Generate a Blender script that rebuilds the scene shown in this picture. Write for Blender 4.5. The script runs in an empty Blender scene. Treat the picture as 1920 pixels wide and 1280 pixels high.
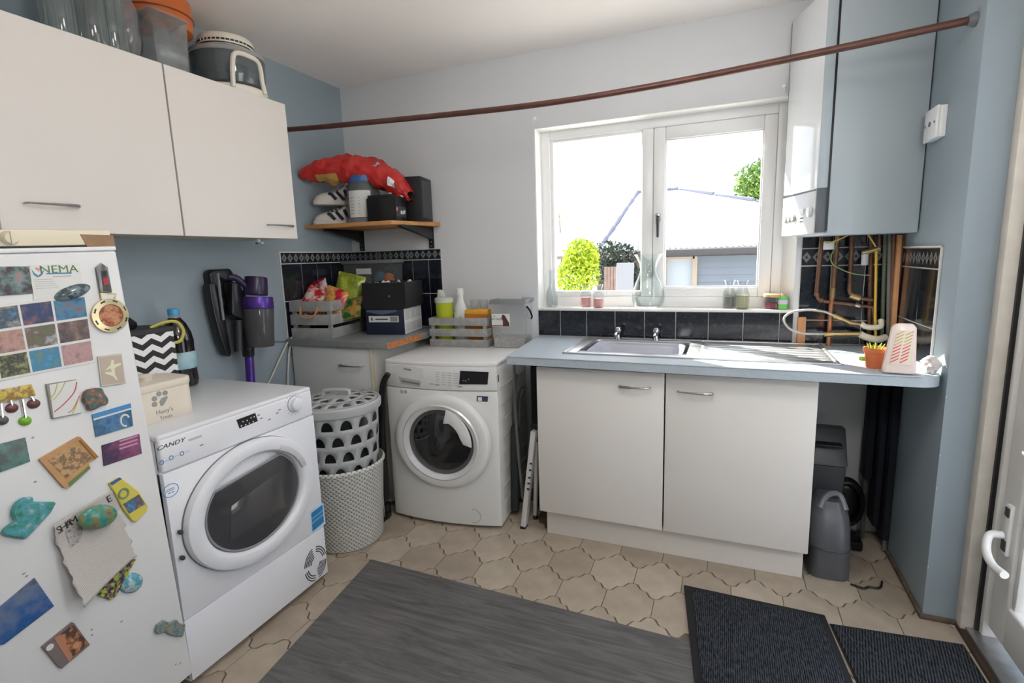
import bpy, bmesh, math, random
from mathutils import Vector, Matrix
random.seed(7)
R = math.radians
scene = bpy.context.scene
COL = scene.collection

# ---------------------------------------------------------------- camera
CAM = Vector((2.2321, -2.7573, 1.3425))
YAW, PIT, ROLL, FPX = 0.3914, 0.1607, -0.0311, 970.93
FW = Vector((-math.sin(YAW)*math.cos(PIT), math.cos(YAW)*math.cos(PIT), -math.sin(PIT)))
_r = Vector((math.cos(YAW), math.sin(YAW), 0)); _u = _r.cross(FW)
RT = _r*math.cos(ROLL) + _u*math.sin(ROLL); UP = _u*math.cos(ROLL) - _r*math.sin(ROLL)
cd = bpy.data.cameras.new('camera'); cd.sensor_width = 36; cd.lens = FPX/1920*36; cd.clip_start = .05; cd.clip_end = 300
co = bpy.data.objects.new('camera', cd); COL.objects.link(co)
mw = Matrix((RT, UP, -FW)).transposed().to_4x4(); mw.translation = CAM; co.matrix_world = mw
scene.camera = co

# ---------------------------------------------------------------- sky, sun, exposure
world = bpy.data.worlds.new('sky'); scene.world = world; world.use_nodes = True
wn, wl = world.node_tree.nodes, world.node_tree.links
bg = wn['Background']; bg.inputs['Strength'].default_value = 2.1
tc = wn.new('ShaderNodeTexCoord'); nz = wn.new('ShaderNodeTexNoise'); nz.inputs['Scale'].default_value = 2.2; nz.inputs['Detail'].default_value = 6
rp = wn.new('ShaderNodeValToRGB'); rp.color_ramp.elements[0].position = .38; rp.color_ramp.elements[1].position = .6
rp.color_ramp.elements[0].color = (.58, .74, 1, 1); rp.color_ramp.elements[1].color = (1, 1, 1, 1)
wl.new(tc.outputs['Generated'], nz.inputs['Vector']); wl.new(nz.outputs['Fac'], rp.inputs['Fac']); wl.new(rp.outputs['Color'], bg.inputs['Color'])
SUN_DIR = Vector((.763, -.646, -.84)).normalized()          # the way the sunlight travels
sd = bpy.data.lights.new('sun', 'SUN'); sd.energy = 17; sd.angle = R(.6); sd.color = (1, .95, .86)
so = bpy.data.objects.new('sun', sd); COL.objects.link(so); so.rotation_euler = SUN_DIR.to_track_quat('-Z', 'Y').to_euler()
FILL_GLOW = 17                                                 # glow of the unseen globes added for even fill
vs = scene.view_settings; vs.view_transform = 'Standard'; vs.look = 'None'; vs.gamma = 1; vs.exposure = .52; scene.cycles.diffuse_bounces = 8; vs.use_curve_mapping = False

# ---------------------------------------------------------------- helpers
def at(u, v, ax, val):                                     # a point of the picture on a plane of the room
    d = FW + RT*((u-960)/FPX) - UP*((v-640)/FPX)
    i = 'xyz'.index(ax); return CAM + d*((val-CAM[i])/d[i])
def atp(u, v, p, n):
    d = FW + RT*((u-960)/FPX) - UP*((v-640)/FPX)
    p = Vector(p); n = Vector(n); return CAM + d*((p-CAM).dot(n)/d.dot(n))

class MB:
    def __init__(s): s.v = []; s.f = []
    def add(s, vs, fs):
        o = len(s.v); s.v += [Vector(x) for x in vs]; s.f += [[i+o for i in f] for f in fs]; return s
    def box(s, x0, y0, z0, x1, y1, z1):
        return s.add([(x0,y0,z0),(x1,y0,z0),(x1,y1,z0),(x0,y1,z0),(x0,y0,z1),(x1,y0,z1),(x1,y1,z1),(x0,y1,z1)],
                     [(0,3,2,1),(4,5,6,7),(0,1,5,4),(1,2,6,5),(2,3,7,6),(3,0,4,7)])
    def prism(s, poly, ax, d0, d1):
        f = {'z': lambda a,b,d:(a,b,d), 'y': lambda a,b,d:(a,d,b), 'x': lambda a,b,d:(d,a,b)}[ax]; n = len(poly)
        return s.add([f(a,b,d0) for a,b in poly]+[f(a,b,d1) for a,b in poly],
                     [list(range(n)), list(range(n,2*n))]+[(i,(i+1)%n,n+(i+1)%n,n+i) for i in range(n)])
    def tube(s, pts, r, n=8, closed=False):
        P = [Vector(p) for p in pts]; m = len(P); rr = r if isinstance(r,(list,tuple)) else [r]*m
        vs, fs = [], []; t0 = None; nr = None
        for i in range(m):
            a = P[(i-1)%m] if (closed or i) else P[i]; b = P[(i+1)%m] if (closed or i < m-1) else P[i]
            t = (b-a).normalized()
            if nr is None:
                nr = t.cross(Vector((0,0,1)) if abs(t.z) < .9 else Vector((1,0,0))).normalized()
            else:
                nr = (nr - t*nr.dot(t)).normalized()
            bn = t.cross(nr)
            for k in range(n):
                c = 2*math.pi*k/n; vs.append(P[i] + (nr*math.cos(c)+bn*math.sin(c))*rr[i])
        for i in range(m if closed else m-1):
            for k in range(n):
                j = (i+1)%m; fs.append((i*n+k, i*n+(k+1)%n, j*n+(k+1)%n, j*n+k))
        if not closed: fs += [list(range(n)), list(range((m-1)*n, m*n))]
        return s.add(vs, fs)
    def cyl(s, a, b, r, n=16): return s.tube([a, b], r, n)
    def lathe(s, prof, c=(0,0,0), n=24, axis=(0,0,1), cap=True, sx=1, sy=1):
        A = Vector(axis).normalized(); X = A.cross(Vector((0,1,0)) if abs(A.y) < .9 else Vector((1,0,0))).normalized(); Y = A.cross(X)
        if abs(A.z) > .99: X, Y = Vector((1,0,0)), Vector((0,1,0))
        vs = []; c = Vector(c)
        for r, h in prof:
            for k in range(n):
                t = 2*math.pi*k/n; vs.append(c + A*h + X*(r*sx*math.cos(t)) + Y*(r*sy*math.sin(t)))
        m = len(prof)
        fs = [(i*n+k, i*n+(k+1)%n, (i+1)*n+(k+1)%n, (i+1)*n+k) for i in range(m-1) for k in range(n)]
        if cap: fs += [list(range(n)), list(range((m-1)*n, m*n))]
        return s.add(vs, fs)
    def grid(s, fn, nu, nv, cu=False):
        vs = [fn(i/(nu if cu else nu-1), j/(nv-1)) for j in range(nv) for i in range(nu)]
        fs = [(j*nu+i, j*nu+(i+1)%nu, (j+1)*nu+(i+1)%nu, (j+1)*nu+i) for j in range(nv-1) for i in range(nu if cu else nu-1)]
        return s.add(vs, fs)
    def blob(s, c, rx, ry, rz, n=16, m=10, jit=0, pw=1):
        def fn(u, v):
            th = 2*math.pi*u; ph = math.pi*(v-.5)
            f = lambda q: math.copysign(abs(q)**pw, q)
            j = 1+(random.uniform(-jit, jit) if jit else 0)
            return (c[0]+rx*j*f(math.cos(ph))*f(math.cos(th)), c[1]+ry*j*f(math.cos(ph))*f(math.sin(th)), c[2]+rz*f(math.sin(ph)))
        return s.grid(fn, n, m, True)
    def xf(s, M): s.v = [M @ p for p in s.v]; return s

def chain(o):
    M = Matrix()
    while o is not None: M = o.matrix_basis @ M; o = o.parent
    return M
def build(m, name, mt, parent=None, bevel=0, seg=2, local=False, smooth=38, solid=0, sub=0, kind=None, offset=-1, weld=0):
    me = bpy.data.meshes.new(name); bm = bmesh.new()
    vs = m.v
    if parent is not None and not local:
        I = chain(parent).inverted(); vs = [I @ p for p in vs]
    bv = [bm.verts.new(p) for p in vs]
    for f in m.f:
        try: bm.faces.new([bv[i] for i in f])
        except ValueError: pass
    if weld: bmesh.ops.remove_doubles(bm, verts=bm.verts[:], dist=weld)
    bmesh.ops.recalc_face_normals(bm, faces=bm.faces[:])
    if bevel:
        es = [e for e in bm.edges if len(e.link_faces) == 2 and e.calc_face_angle(0) > R(32)]
        bmesh.ops.bevel(bm, geom=es, offset=bevel, segments=seg, affect='EDGES', clamp_overlap=True, profile=.5)
    for f in bm.faces: f.smooth = True
    bm.to_mesh(me); bm.free()
    me.set_sharp_from_angle(angle=R(smooth))
    me.materials.append(mt)
    o = bpy.data.objects.new(name, me); COL.objects.link(o); o.parent = parent
    if sub:
        k = o.modifiers.new('s', 'SUBSURF'); k.levels = sub; k.render_levels = sub
    if solid:
        k = o.modifiers.new('t', 'SOLIDIFY'); k.thickness = solid; k.offset = offset
    if kind: o['kind'] = kind
    return o
def tag(o, label, cat, group=None):
    o['label'] = label; o['category'] = cat
    if group: o['group'] = group
    return o
def thing(name, label, cat, loc=(0,0,0), rz=0, group=None):
    o = bpy.data.objects.new(name, None); COL.objects.link(o); o.location = loc; o.rotation_euler = (0,0,rz); o.empty_display_size = .05
    return tag(o, label, cat, group)
def struct(m, name, mt, parent=None, **k):
    o = build(m, name, mt, parent, **k)
    if parent is None: o['kind'] = 'structure'
    return o

def lin(c):
    return tuple(((x/255)/12.92 if x/255 <= .04045 else ((x/255+.055)/1.055)**2.4) for x in c)
MATS = {}
def mat(name, rgb, rough=.5, metal=0, spec=.5, noise=0, ns=12, bump=0, bs=120, alpha=1, coat=0, wave=None):
    if name in MATS: return MATS[name]
    m = bpy.data.materials.new(name); m.use_nodes = True; N, L = m.node_tree.nodes, m.node_tree.links
    b = N['Principled BSDF']; c = (*lin(rgb), 1)
    b.inputs['Base Color'].default_value = c; b.inputs['Roughness'].default_value = rough; b.inputs['Metallic'].default_value = metal
    b.inputs['Specular IOR Level'].default_value = spec; b.inputs['Coat Weight'].default_value = coat; b.inputs['Alpha'].default_value = alpha
    t = N.new('ShaderNodeTexCoord')
    if noise:
        n = N.new('ShaderNodeTexNoise'); n.inputs['Scale'].default_value = ns; n.inputs['Detail'].default_value = 5
        r = N.new('ShaderNodeMapRange'); r.inputs[1].default_value = .3; r.inputs[2].default_value = .7; r.inputs[3].default_value = 1-noise; r.inputs[4].default_value = 1+noise
        x = N.new('ShaderNodeVectorMath'); x.operation = 'SCALE'; x.inputs[0].default_value = c[:3]
        L.new(t.outputs['Object'], n.inputs['Vector']); L.new(n.outputs['Fac'], r.inputs[0]); L.new(r.outputs[0], x.inputs['Scale']); L.new(x.outputs[0], b.inputs['Base Color'])
    if bump:
        n = N.new('ShaderNodeTexNoise'); n.inputs['Scale'].default_value = bs; n.inputs['Detail'].default_value = 4
        u = N.new('ShaderNodeBump'); u.inputs['Strength'].default_value = bump; u.inputs['Distance'].default_value = .01
        L.new(t.outputs['Object'], n.inputs['Vector']); L.new(n.outputs['Fac'], u.inputs['Height']); L.new(u.outputs[0], b.inputs['Normal'])
    MATS[name] = m; return m
def glass(name, tint=(1,1,1), rough=.02, fr=1.45, dens=0):
    if name in MATS: return MATS[name]
    m = bpy.data.materials.new(name); m.use_nodes = True; N, L = m.node_tree.nodes, m.node_tree.links
    N.remove(N['Principled BSDF']); out = N['Material Output']
    a = N.new('ShaderNodeBsdfTransparent'); a.inputs[0].default_value = (*tint, 1)
    g = N.new('ShaderNodeBsdfGlossy'); g.inputs['Roughness'].default_value = rough
    lw_ = N.new('ShaderNodeLayerWeight'); lw_.inputs[0].default_value = .5; pw = N.new('ShaderNodeMath'); pw.operation = 'POWER'; pw.inputs[1].default_value = 4
    f = N.new('ShaderNodeMath'); f.operation = 'MULTIPLY_ADD'; f.inputs[1].default_value = .85; f.inputs[2].default_value = .1*(fr-1); x = N.new('ShaderNodeMixShader')
    L.new(lw_.outputs['Facing'], pw.inputs[0]); L.new(pw.outputs[0], f.inputs[0]); L.new(f.outputs[0], x.inputs[0]); L.new(a.outputs[0], x.inputs[1]); L.new(g.outputs[0], x.inputs[2])
    if dens:
        d = N.new('ShaderNodeBsdfDiffuse'); d.inputs[0].default_value = (*tint, 1); y = N.new('ShaderNodeMixShader'); y.inputs[0].default_value = dens
        L.new(x.outputs[0], y.inputs[1]); L.new(d.outputs[0], y.inputs[2]); x = y
    L.new(x.outputs[0], out.inputs[0]); MATS[name] = m; return m
def photo(name, cols, scale=25, seed=0, rough=.4, dist=.15, axis=None, line=None):
    """a printed picture: patches of the given colours"""
    if name in MATS: return MATS[name]
    m = bpy.data.materials.new(name); m.use_nodes = True; N, L = m.node_tree.nodes, m.node_tree.links
    b = N['Principled BSDF']; b.inputs['Roughness'].default_value = rough
    t = N.new('ShaderNodeTexCoord'); mp = N.new('ShaderNodeMapping'); mp.inputs['Location'].default_value = (seed*1.7, seed*.9, seed*2.3)
    n = N.new('ShaderNodeTexNoise'); n.inputs['Scale'].default_value = scale*1.25; n.inputs['Detail'].default_value = 7; n.inputs['Roughness'].default_value = .6; n.inputs['Distortion'].default_value = dist
    r = N.new('ShaderNodeValToRGB'); e = r.color_ramp.elements; k = len(cols)
    while len(e) < k: e.new(.5)
    for i, c in enumerate(cols): e[i].position = .3+.42*i/max(1, k-1); e[i].color = (*lin(c), 1)
    L.new(t.outputs['Object'], mp.inputs[0]); L.new(mp.outputs[0], n.inputs['Vector'])
    fac = n.outputs['Fac']
    if axis is not None:                                   # mostly banded along an axis, with a ragged edge
        lo, hi, ax = axis; sp = N.new('ShaderNodeSeparateXYZ'); L.new(t.outputs['Object'], sp.inputs[0])
        q = N.new('ShaderNodeMapRange'); q.inputs[1].default_value = lo; q.inputs[2].default_value = hi; q.inputs[3].default_value = .3; q.inputs[4].default_value = .72
        L.new(sp.outputs['XYZ'.index(ax)], q.inputs[0]); mx = N.new('ShaderNodeMix'); mx.inputs[0].default_value = .45
        L.new(q.outputs[0], mx.inputs[2]); L.new(n.outputs['Fac'], mx.inputs[3]); fac = mx.outputs[0]
    L.new(fac, r.inputs[0]); L.new(r.outputs[0], b.inputs['Base Color']); MATS[name] = m; return m
def text(s, size, mt, parent, pos, right, up, name='lettering', ext=.0004, sx=1, shear=0):
    cu = bpy.data.curves.new('t', 'FONT'); cu.body = s; cu.size = size; cu.align_x = 'CENTER'; cu.align_y = 'CENTER'; cu.extrude = ext; cu.shear = shear; cu.resolution_u = 3
    o = bpy.data.objects.new('t', cu); COL.objects.link(o)
    dg = bpy.context.evaluated_depsgraph_get(); me = bpy.data.meshes.new_from_object(o.evaluated_get(dg)); bpy.data.objects.remove(o)
    rt = Vector(right).normalized(); uu = Vector(up); uu = (uu-rt*uu.dot(rt)).normalized(); nn = rt.cross(uu)
    M = Matrix((rt*sx, uu, nn)).transposed().to_4x4(); M.translation = Vector(pos)
    if parent is not None: M = chain(parent).inverted() @ M
    me.transform(M); me.materials.clear(); me.materials.append(mt)
    o = bpy.data.objects.new(name, me); COL.objects.link(o); o.parent = parent; return o
def dup(root, loc, rz=None, label=None):
    r = root.copy(); COL.objects.link(r); r.location = loc
    if rz is not None: r.rotation_euler = (0,0,rz)
    if label: r['label'] = label
    for ch in [c for c in bpy.data.objects if c.parent == root]:
        c = ch.copy(); COL.objects.link(c); c.parent = r
        for g in [x for x in bpy.data.objects if x.parent == ch]:
            d = g.copy(); COL.objects.link(d); d.parent = c
    return r
def rrect(cx, cy, w, h, r, n=5):
    out = []
    for (sx, sy, a0) in ((1,1,0),(-1,1,90),(-1,-1,180),(1,-1,270)):
        for k in range(n+1):
            a = R(a0+90*k/n); out.append((cx+sx*(w/2-r)+r*math.cos(a), cy+sy*(h/2-r)+r*math.sin(a)))
    return out
def arc(cx, cy, rx, ry, a0, a1, n): return [(cx+rx*math.cos(R(a0+(a1-a0)*k/n)), cy+ry*math.sin(R(a0+(a1-a0)*k/n))) for k in range(n+1)]
def spline(pts, n=8):
    P = [Vector(p) for p in pts]; P = [2*P[0]-P[1]]+P+[2*P[-1]-P[-2]]; out = []
    for i in range(1, len(P)-2):
        for k in range(n):
            t = k/n; a, b, c, d = P[i-1:i+3]
            out.append(.5*((2*b)+(c-a)*t+(2*a-5*b+4*c-d)*t*t+(3*b-a-3*c+d)*t**3))
    out.append(P[-2]); return out

# common materials
WHITE = mat('white_laminate', (228,224,219), .42, noise=.02, ns=3)
WHITEGLOSS = mat('white_enamel', (232,233,236), .28, coat=.2)
CHROME = mat('chrome', (205,205,205), .12, 1)
STEEL = mat('brushed_steel', (196,197,200), .36, .85, noise=.05, ns=30)
BLACK = mat('black_plastic', (22,22,24), .38)
DARK = mat('dark_grey_plastic', (52,54,57), .45)
GREYP = mat('grey_plastic', (110,112,115), .45)
BRUSHED = mat('satin_metal', (172,172,172), .28, 1)
COPPER = mat('tarnished_copper', (118,86,70), .42, .6, noise=.25, ns=25)
NEWCOPPER = mat('bright_copper', (186,128,92), .35, .6, noise=.1, ns=25)
BRASS = mat('dull_brass', (176,152,108), .3, .8, noise=.15, ns=40)
CLEAR = glass('clear_glass', (.965,.98,.98), .02, 1.35)
CLEARP = glass('clear_plastic', (.86,.88,.9), .12, 1.4, .12)
# ================================================================ the setting
H = 2.40; XR = 2.94
BLUE = mat('blue_grey_paint', (146,159,167), .55, noise=.03, ns=4, bump=.05, bs=180)
PALE = mat('pale_grey_paint', (216,218,220), .6, noise=.02, ns=3, bump=.06, bs=160)
CEIL = mat('ceiling_paint', (248,242,238), .75, noise=.015, ns=2)
UPVC = mat('white_upvc', (240,240,240), .3)
GROUT = mat('grout', (112,98,84), .9)
WGROUT = mat('white_grout', (205,203,198), .8)
REVEAL = mat('white_reveal_paint', (238,237,234), .6)

floor = struct(MB().box(-.15,-4.2,-.12,3.1,.19,-.004), 'floor', GROUT)
# curved floor tiles, each its own piece
FT = mat('beige_floor_tile', (170,157,140), .5, noise=.14, ns=9, bump=.06, bs=40)
FT2 = mat('beige_floor_tile_worn', (162,149,133), .48, noise=.17, ns=7, bump=.06, bs=40)
FT3 = mat('beige_floor_tile_pale', (178,166,149), .5, noise=.12, ns=11, bump=.06, bs=40)
TW, TP, TA = .186, .187, .076
HALF = [(0,0),(.11,-.07),(.19,-.44),(.25,-.52),(.33,-.56),(.42,-.93),(.5,-1)]
def tile_mesh(mt):
    bot = [(d*TW, h*TA) for d,h in HALF] + [((1-d)*TW, h*TA) for d,h in HALF[-2::-1]]
    top = [(x, TP-TA-y) for x,y in bot]                    # hump in the middle
    poly = bot + top[::-1]
    cx = TW/2; cy = sum(p[1] for p in poly)/len(poly); g = .0015
    q = []; n = len(poly); area = sum(poly[i][0]*poly[(i+1)%n][1]-poly[(i+1)%n][0]*poly[i][1] for i in range(n)); sg = 1 if area > 0 else -1
    for i in range(n):                                     # inset along the edge normals for an even joint
        a, b, c = Vector(poly[i-1]), Vector(poly[i]), Vector(poly[(i+1)%n]); e1, e2 = (b-a).normalized(), (c-b).normalized()
        n1, n2 = Vector((-e1.y,e1.x))*sg, Vector((-e2.y,e2.x))*sg; nn = (n1+n2).normalized(); q.append(tuple(b+nn*(g/max(.5,nn.dot(n1)))))
    poly = q
    o = build(MB().prism(poly, 'z', -.004, 0), 'tile', mt, floor, local=True); return o
protos = [tile_mesh(m) for m in (FT, FT2, FT3)]
def hiddenfloor(x, y):
    return (y > -.42 and 1.3 < x < 2.5) or (x < .45 and y < -1.1) or (x < .5 and y > -.4) or (.65 < x < 1.2 and y > -.45) or (.9 < x < 1.95 and y < -1.2) or (2.2 < x < 2.5 and y < -.9)
used = set()
for r in range(-2, 11):
    for c in range(-15, 4):
        x = 2.574 + c*TW + (0 if r % 2 else .5*TW); y = -.588 - (r-1)*TP
        if x < .1 or x > 3.06 or y < -2.0 or y > 0 or hiddenfloor(x+TW/2, y+TP/2): continue
        k = random.choice((0,0,1,2))
        if k not in used: o = protos[k]; used.add(k)
        else: o = protos[k].copy(); COL.objects.link(o)
        o.location = (x, y, random.uniform(-.0006, .0004))

struct(MB().box(-.15,-4.2,H,3.3,.19,H+.1), 'ceiling', CEIL)
wall_left = struct(MB().box(-.15,-4.2,-.12,0,.19,H), 'wall_left', BLUE)
WX0, WX1, WZ0, WZ1 = 1.26, 2.535, 1.058, 2.022
wb = MB().box(0,0,-.12,WX0,.19,H).box(WX1,0,-.12,3.3,.19,H).box(WX0,0,-.12,WX1,.19,WZ0-.012).box(WX0,0,WZ1,WX1,.19,H)
wall_back = struct(wb, 'wall_back', PALE)
rv = MB().prism([(WX1,.002),(WX1+.002,.1),(WX1-.05,.16),(WX1-.05,.104)], 'z', WZ0, WZ1)
rv.box(WX0-.001,.003,WZ0,WX0+.004,.1,WZ1).box(WX0,.003,WZ1-.005,WX1,.1,WZ1+.001)
build(rv, 'window_reveal', REVEAL, wall_back)
wall_right = struct(MB().box(XR,-.625,-.12,3.3,0,H), 'wall_right', BLUE)
struct(MB().box(3.1,-4.2,-.12,3.3,-1.66,H).box(3.1,-1.66,2.12,3.3,-.625,H), 'wall_side', BLUE)
struct(MB().box(-.15,-4.3,-.12,3.3,-4.2,H), 'wall_rear', PALE)
# worn plaster edges of the wall end
chip = mat('chipped_plaster', (205,200,192), .9)
for i, (z, s) in enumerate([(.83,.006),(.62,.006),(.5,.006),(.36,.005),(.2,.005)]):
    build(MB().blob((XR+.002,-.6248,z), s*.35, .001, s*.8, 8, 6, .35), 'paint_chip', chip, wall_right)
DIRT = mat('dirty_skirting', (96,84,72), .9, noise=.25, ns=25)
struct(MB().box(XR-.012,-.635,0,XR,-.02,.018).box(XR-.012,-.64,0,3.05,-.625,.016), 'baseboard_right', DIRT, bevel=.003)

# --- window
win = bpy.data.objects.new('window_1', None); COL.objects.link(win); win['kind'] = 'structure'; win.location = (1.88,.1,WZ0)
def barframe(x0,x1,z0,z1,w,y0,y1,b=.004):
    m = MB()
    wl_, wr, wb_, wt = w
    m.box(x0,y0,z0,x0+wl_,y1,z1).box(x1-wr,y0,z0,x1,y1,z1).box(x0+wl_,y0,z0,x1-wr,y1,z0+wb_).box(x0+wl_,y0,z1-wt,x1-wr,y1,z1); return m
m = barframe(1.262,2.487,WZ0,2.022,(.05,.045,.055,.05),.1,.17).box(1.815,.1,WZ0+.055,1.872,.17,1.972)
build(m, 'frame', UPVC, win, bevel=.005)
build(barframe(1.312,1.815,1.113,1.972,(.018,.006,.03,.014),.112,.15), 'glazing_bead', UPVC, win, bevel=.006)
sash = build(barframe(1.874,2.44,1.112,1.97,(.058,.056,.048,.062),.092,.15), 'sash', UPVC, win, bevel=.007)
build(barframe(1.93,2.386,1.158,1.91,(.008,.008,.008,.008),.1,.145), 'sash_bead', UPVC, sash, bevel=.003)
GLZ = glass('window_glass', (.98,.985,.985), .0, 1.03)
build(MB().box(1.328,.13,1.14,1.816,.134,1.962), 'pane', GLZ, win)
build(MB().box(1.93,.126,1.158,2.386,.13,1.91), 'pane', GLZ, sash)
h = at(1234,408,'y',.08); hd = build(MB().box(h.x-.012,.078,h.z-.02,h.x+.012,.092,h.z+.022), 'handle', BRUSHED, sash, bevel=.004)
build(MB().tube([(h.x,.075,h.z+.004),(h.x,.062,h.z-.005),(h.x+.001,.06,h.z-.10)], [.009,.009,.006], 10), 'lever', mat('dark_chrome', (88,88,92), .25, .9), hd)
build(MB().box(WX0,-.006,WZ0-.014,WX1-.002,.102,WZ0), 'window_sill', mat('white_sill', (236,234,230), .35), win, bevel=.003)

# --- glazed door on the side wall
door = bpy.data.objects.new('door_1', None); COL.objects.link(door); door['kind'] = 'structure'; door.location = (3.1,-1.14,0)
GREYUPVC = mat('weathered_upvc', (222,221,218), .4, noise=.04, ns=10)
struct(MB().box(3.035,-.668,0,3.1,-.625,2.12), 'trim_1', mat('worn_white_gloss', (214,208,198), .5, noise=.08, ns=14), bevel=.003)
m = MB().box(3.083,-.70,0,3.16,-.668,2.12).box(3.1,-1.66,0,3.16,-1.63,2.12).box(3.1,-1.63,2.08,3.16,-.70,2.12)
build(m, 'frame', GREYUPVC, door, bevel=.004)
build(MB().box(3.072,-.679,.02,3.084,-.668,2.12), 'seal', BLACK, door)
leaf = build(MB().box(3.095,-.80,.06,3.15,-.70,2.08).box(3.095,-1.63,.06,3.15,-1.53,2.08).box(3.095,-1.53,.06,3.15,-.80,.2).box(3.095,-1.53,1.96,3.15,-.80,2.08), 'door_leaf', GREYUPVC, door, bevel=.008, seg=3)
build(MB().box(3.105,-.822,.19,3.14,-.80,1.97).box(3.105,-1.53,.19,3.14,-1.51,1.97), 'glazing_bead', GREYUPVC, leaf, bevel=.005)
build(MB().box(3.12,-1.53,.2,3.124,-.80,1.96), 'pane', GLZ, leaf)
build(MB().box(3.05,-1.63,-.005,3.16,-.66,.022), 'threshold', mat('threshold_metal', (170,172,176), .35, .8, noise=.15, ns=30), door, bevel=.004)
build(MB().box(3.03,-1.62,-.004,3.052,-.64,.012), 'floor_strip', mat('dark_wood_strip', (62,46,38), .6, noise=.2, ns=20), door, bevel=.003)
hp = at(1888,985,'x',3.085)
hd = build(MB().box(3.083,hp.y-.016,hp.z-.1,3.096,hp.y+.016,hp.z+.07), 'handle', mat('white_handle', (232,232,230), .3), door, bevel=.005)
build(MB().box(3.079,hp.y-.012,hp.z-.085,3.085,hp.y+.012,hp.z-.05).box(3.079,hp.y-.012,hp.z+.03,3.084,hp.y+.012,hp.z+.06), 'lock_cylinder', DARK, hd, bevel=.002)
build(MB().tube(spline([(3.08,hp.y+.004,hp.z-.035),(3.045,hp.y,hp.z-.04),(3.03,hp.y-.03,hp.z-.08),(3.025,hp.y-.09,hp.z-.095),(3.03,hp.y-.15,hp.z-.09)],6), .012, 10), 'lever', mat('white_handle', (232,232,230)), hd)

# --- wall tiles
TN = mat('navy_marble_tile', (26,31,40), .16, noise=.55, ns=45, coat=.3)
def border_mat():
    m = bpy.data.materials.new('diamond_border_tile'); m.use_nodes = True; N, L = m.node_tree.nodes, m.node_tree.links
    b = N['Principled BSDF']; b.inputs['Roughness'].default_value = .2
    t = N.new('ShaderNodeTexCoord'); s = N.new('ShaderNodeSeparateXYZ'); L.new(t.outputs['Object'], s.inputs[0])
    def mth(op, a, bb=None):
        x = N.new('ShaderNodeMath'); x.operation = op
        for i, q in enumerate((a, bb)):
            if q is None: continue
            if isinstance(q, (int, float)): x.inputs[i].default_value = q
            else: L.new(q, x.inputs[i])
        return x.outputs[0]
    d = mth('ADD', mth('DIVIDE', mth('ABSOLUTE', mth('SUBTRACT', mth('FRACT', mth('DIVIDE', s.outputs[0], .042)), .5)), .46), mth('DIVIDE', mth('ABSOLUTE', s.outputs[2]), .026))
    r = N.new('ShaderNodeValToRGB'); r.color_ramp.interpolation = 'CONSTANT'; e = r.color_ramp.elements
    e[0].position = 0; e[0].color = (*lin((36,40,46)),1); e[1].position = .3; e[1].color = (*lin((116,118,120)),1)
    q = e.new(.95); q.color = (*lin((28,31,37)),1)
    L.new(d, r.inputs[0]); L.new(r.outputs[0], b.inputs['Base Color']); return m
TB = border_mat()
_tc = {}
def wtile(parent, origin, right, w, z0, z1, mt, nrm):
    """one tile flush on a wall: origin = its lower corner, local x along the wall"""
    key = (round(w,3), round(z1-z0,3), mt.name); hh = (z1-z0)/2
    if key not in _tc:
        o = build(MB().box(.0015,-.006,-hh+.0015,w-.0015,.0,hh-.0015), 'tile', mt, parent, bevel=.0012, seg=1, local=True); _tc[key] = o.data
    else:
        o = bpy.data.objects.new('tile', _tc[key]); COL.objects.link(o); o.parent = parent
    a = math.atan2(right[1], right[0]); o.location = (origin[0], origin[1], (z0+z1)/2); o.rotation_euler = (0,0,a); return o
def panel(parent, x0, x1, y0, y1, z0, z1):                 # white grout bed behind a run of tiles
    build(MB().box(x0,y0,z0,x1,y1,z1), 'grout_bed', WGROUT, parent)
# row under the sill (the wall between worktop and sill)
panel(wall_back, 1.262,2.54,-.0035,0,.9,1.044)
xs = [1.262,1.392,1.541,1.696,1.850,2.006,2.163,2.322,2.48,2.538]
for a, b in zip(xs[:-1], xs[1:]): wtile(wall_back, (a,-.001,0), (1,0), b-a, .902, 1.044, TN, 0)
# panel in the corner over the corner worktop
panel(wall_back, 0,.655,-.0035,0,.93,1.405); panel(wall_left, 0,.0035,-.606,0,.93,1.412)
for z0, z1, mt in ((1.347,1.407,TB),(1.142,1.345,TN),(.938,1.140,TN)):
    n = [0,.19,.425,.652] if mt is TB else [0,.13,.34,.452,.565,.652]
    for a, b in zip(n[:-1], n[1:]): wtile(wall_back, (a,-.001,0), (1,0), b-a, z0, z1, mt, 0)
    n = [-.6,-.43,-.21,-.006] if mt is TB else [-.602,-.46,-.338,-.22,-.1,-.006]
    for a, b in zip(n[:-1], n[1:]): wtile(wall_left, (.001,a,0), (0,1), b-a, z0, z1, mt, 0)
# behind the boiler pipes and on the side wall
panel(wall_back, 2.555,XR,-.0035,0,.9,1.40); panel(wall_right, XR-.0035,XR,-.475,-.004,.9,1.335)
for z0, z1, mt in ((1.342,1.4,TN),(1.263,1.340,TB),(1.012,1.261,TN),(.902,1.010,TN)):
    n = [2.557,2.75,2.938] if mt is TB else [2.557,2.68,2.81,2.938]
    for a, b in zip(n[:-1], n[1:]): wtile(wall_back, (a,-.001,0), (1,0), b-a, z0, z1, mt, 0)
for z0, z1, mt in ((1.255,1.330,TB),(1.04,1.253,TN),(.902,1.038,TN)):
    n = [.008,.24,.47] if mt is TB else [.008,.16,.29,.47]
    for a, b in zip(n[:-1], n[1:]): wtile(wall_right, (XR-.001,-a,0), (0,-1), b-a, z0, z1, mt, 0)
build(MB().box(XR-.008,-.478,.9,XR,-.470,1.337).box(XR-.008,-.478,1.331,XR,-.02,1.338), 'tile_edging', WGROUT, wall_right, bevel=.002)

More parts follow.
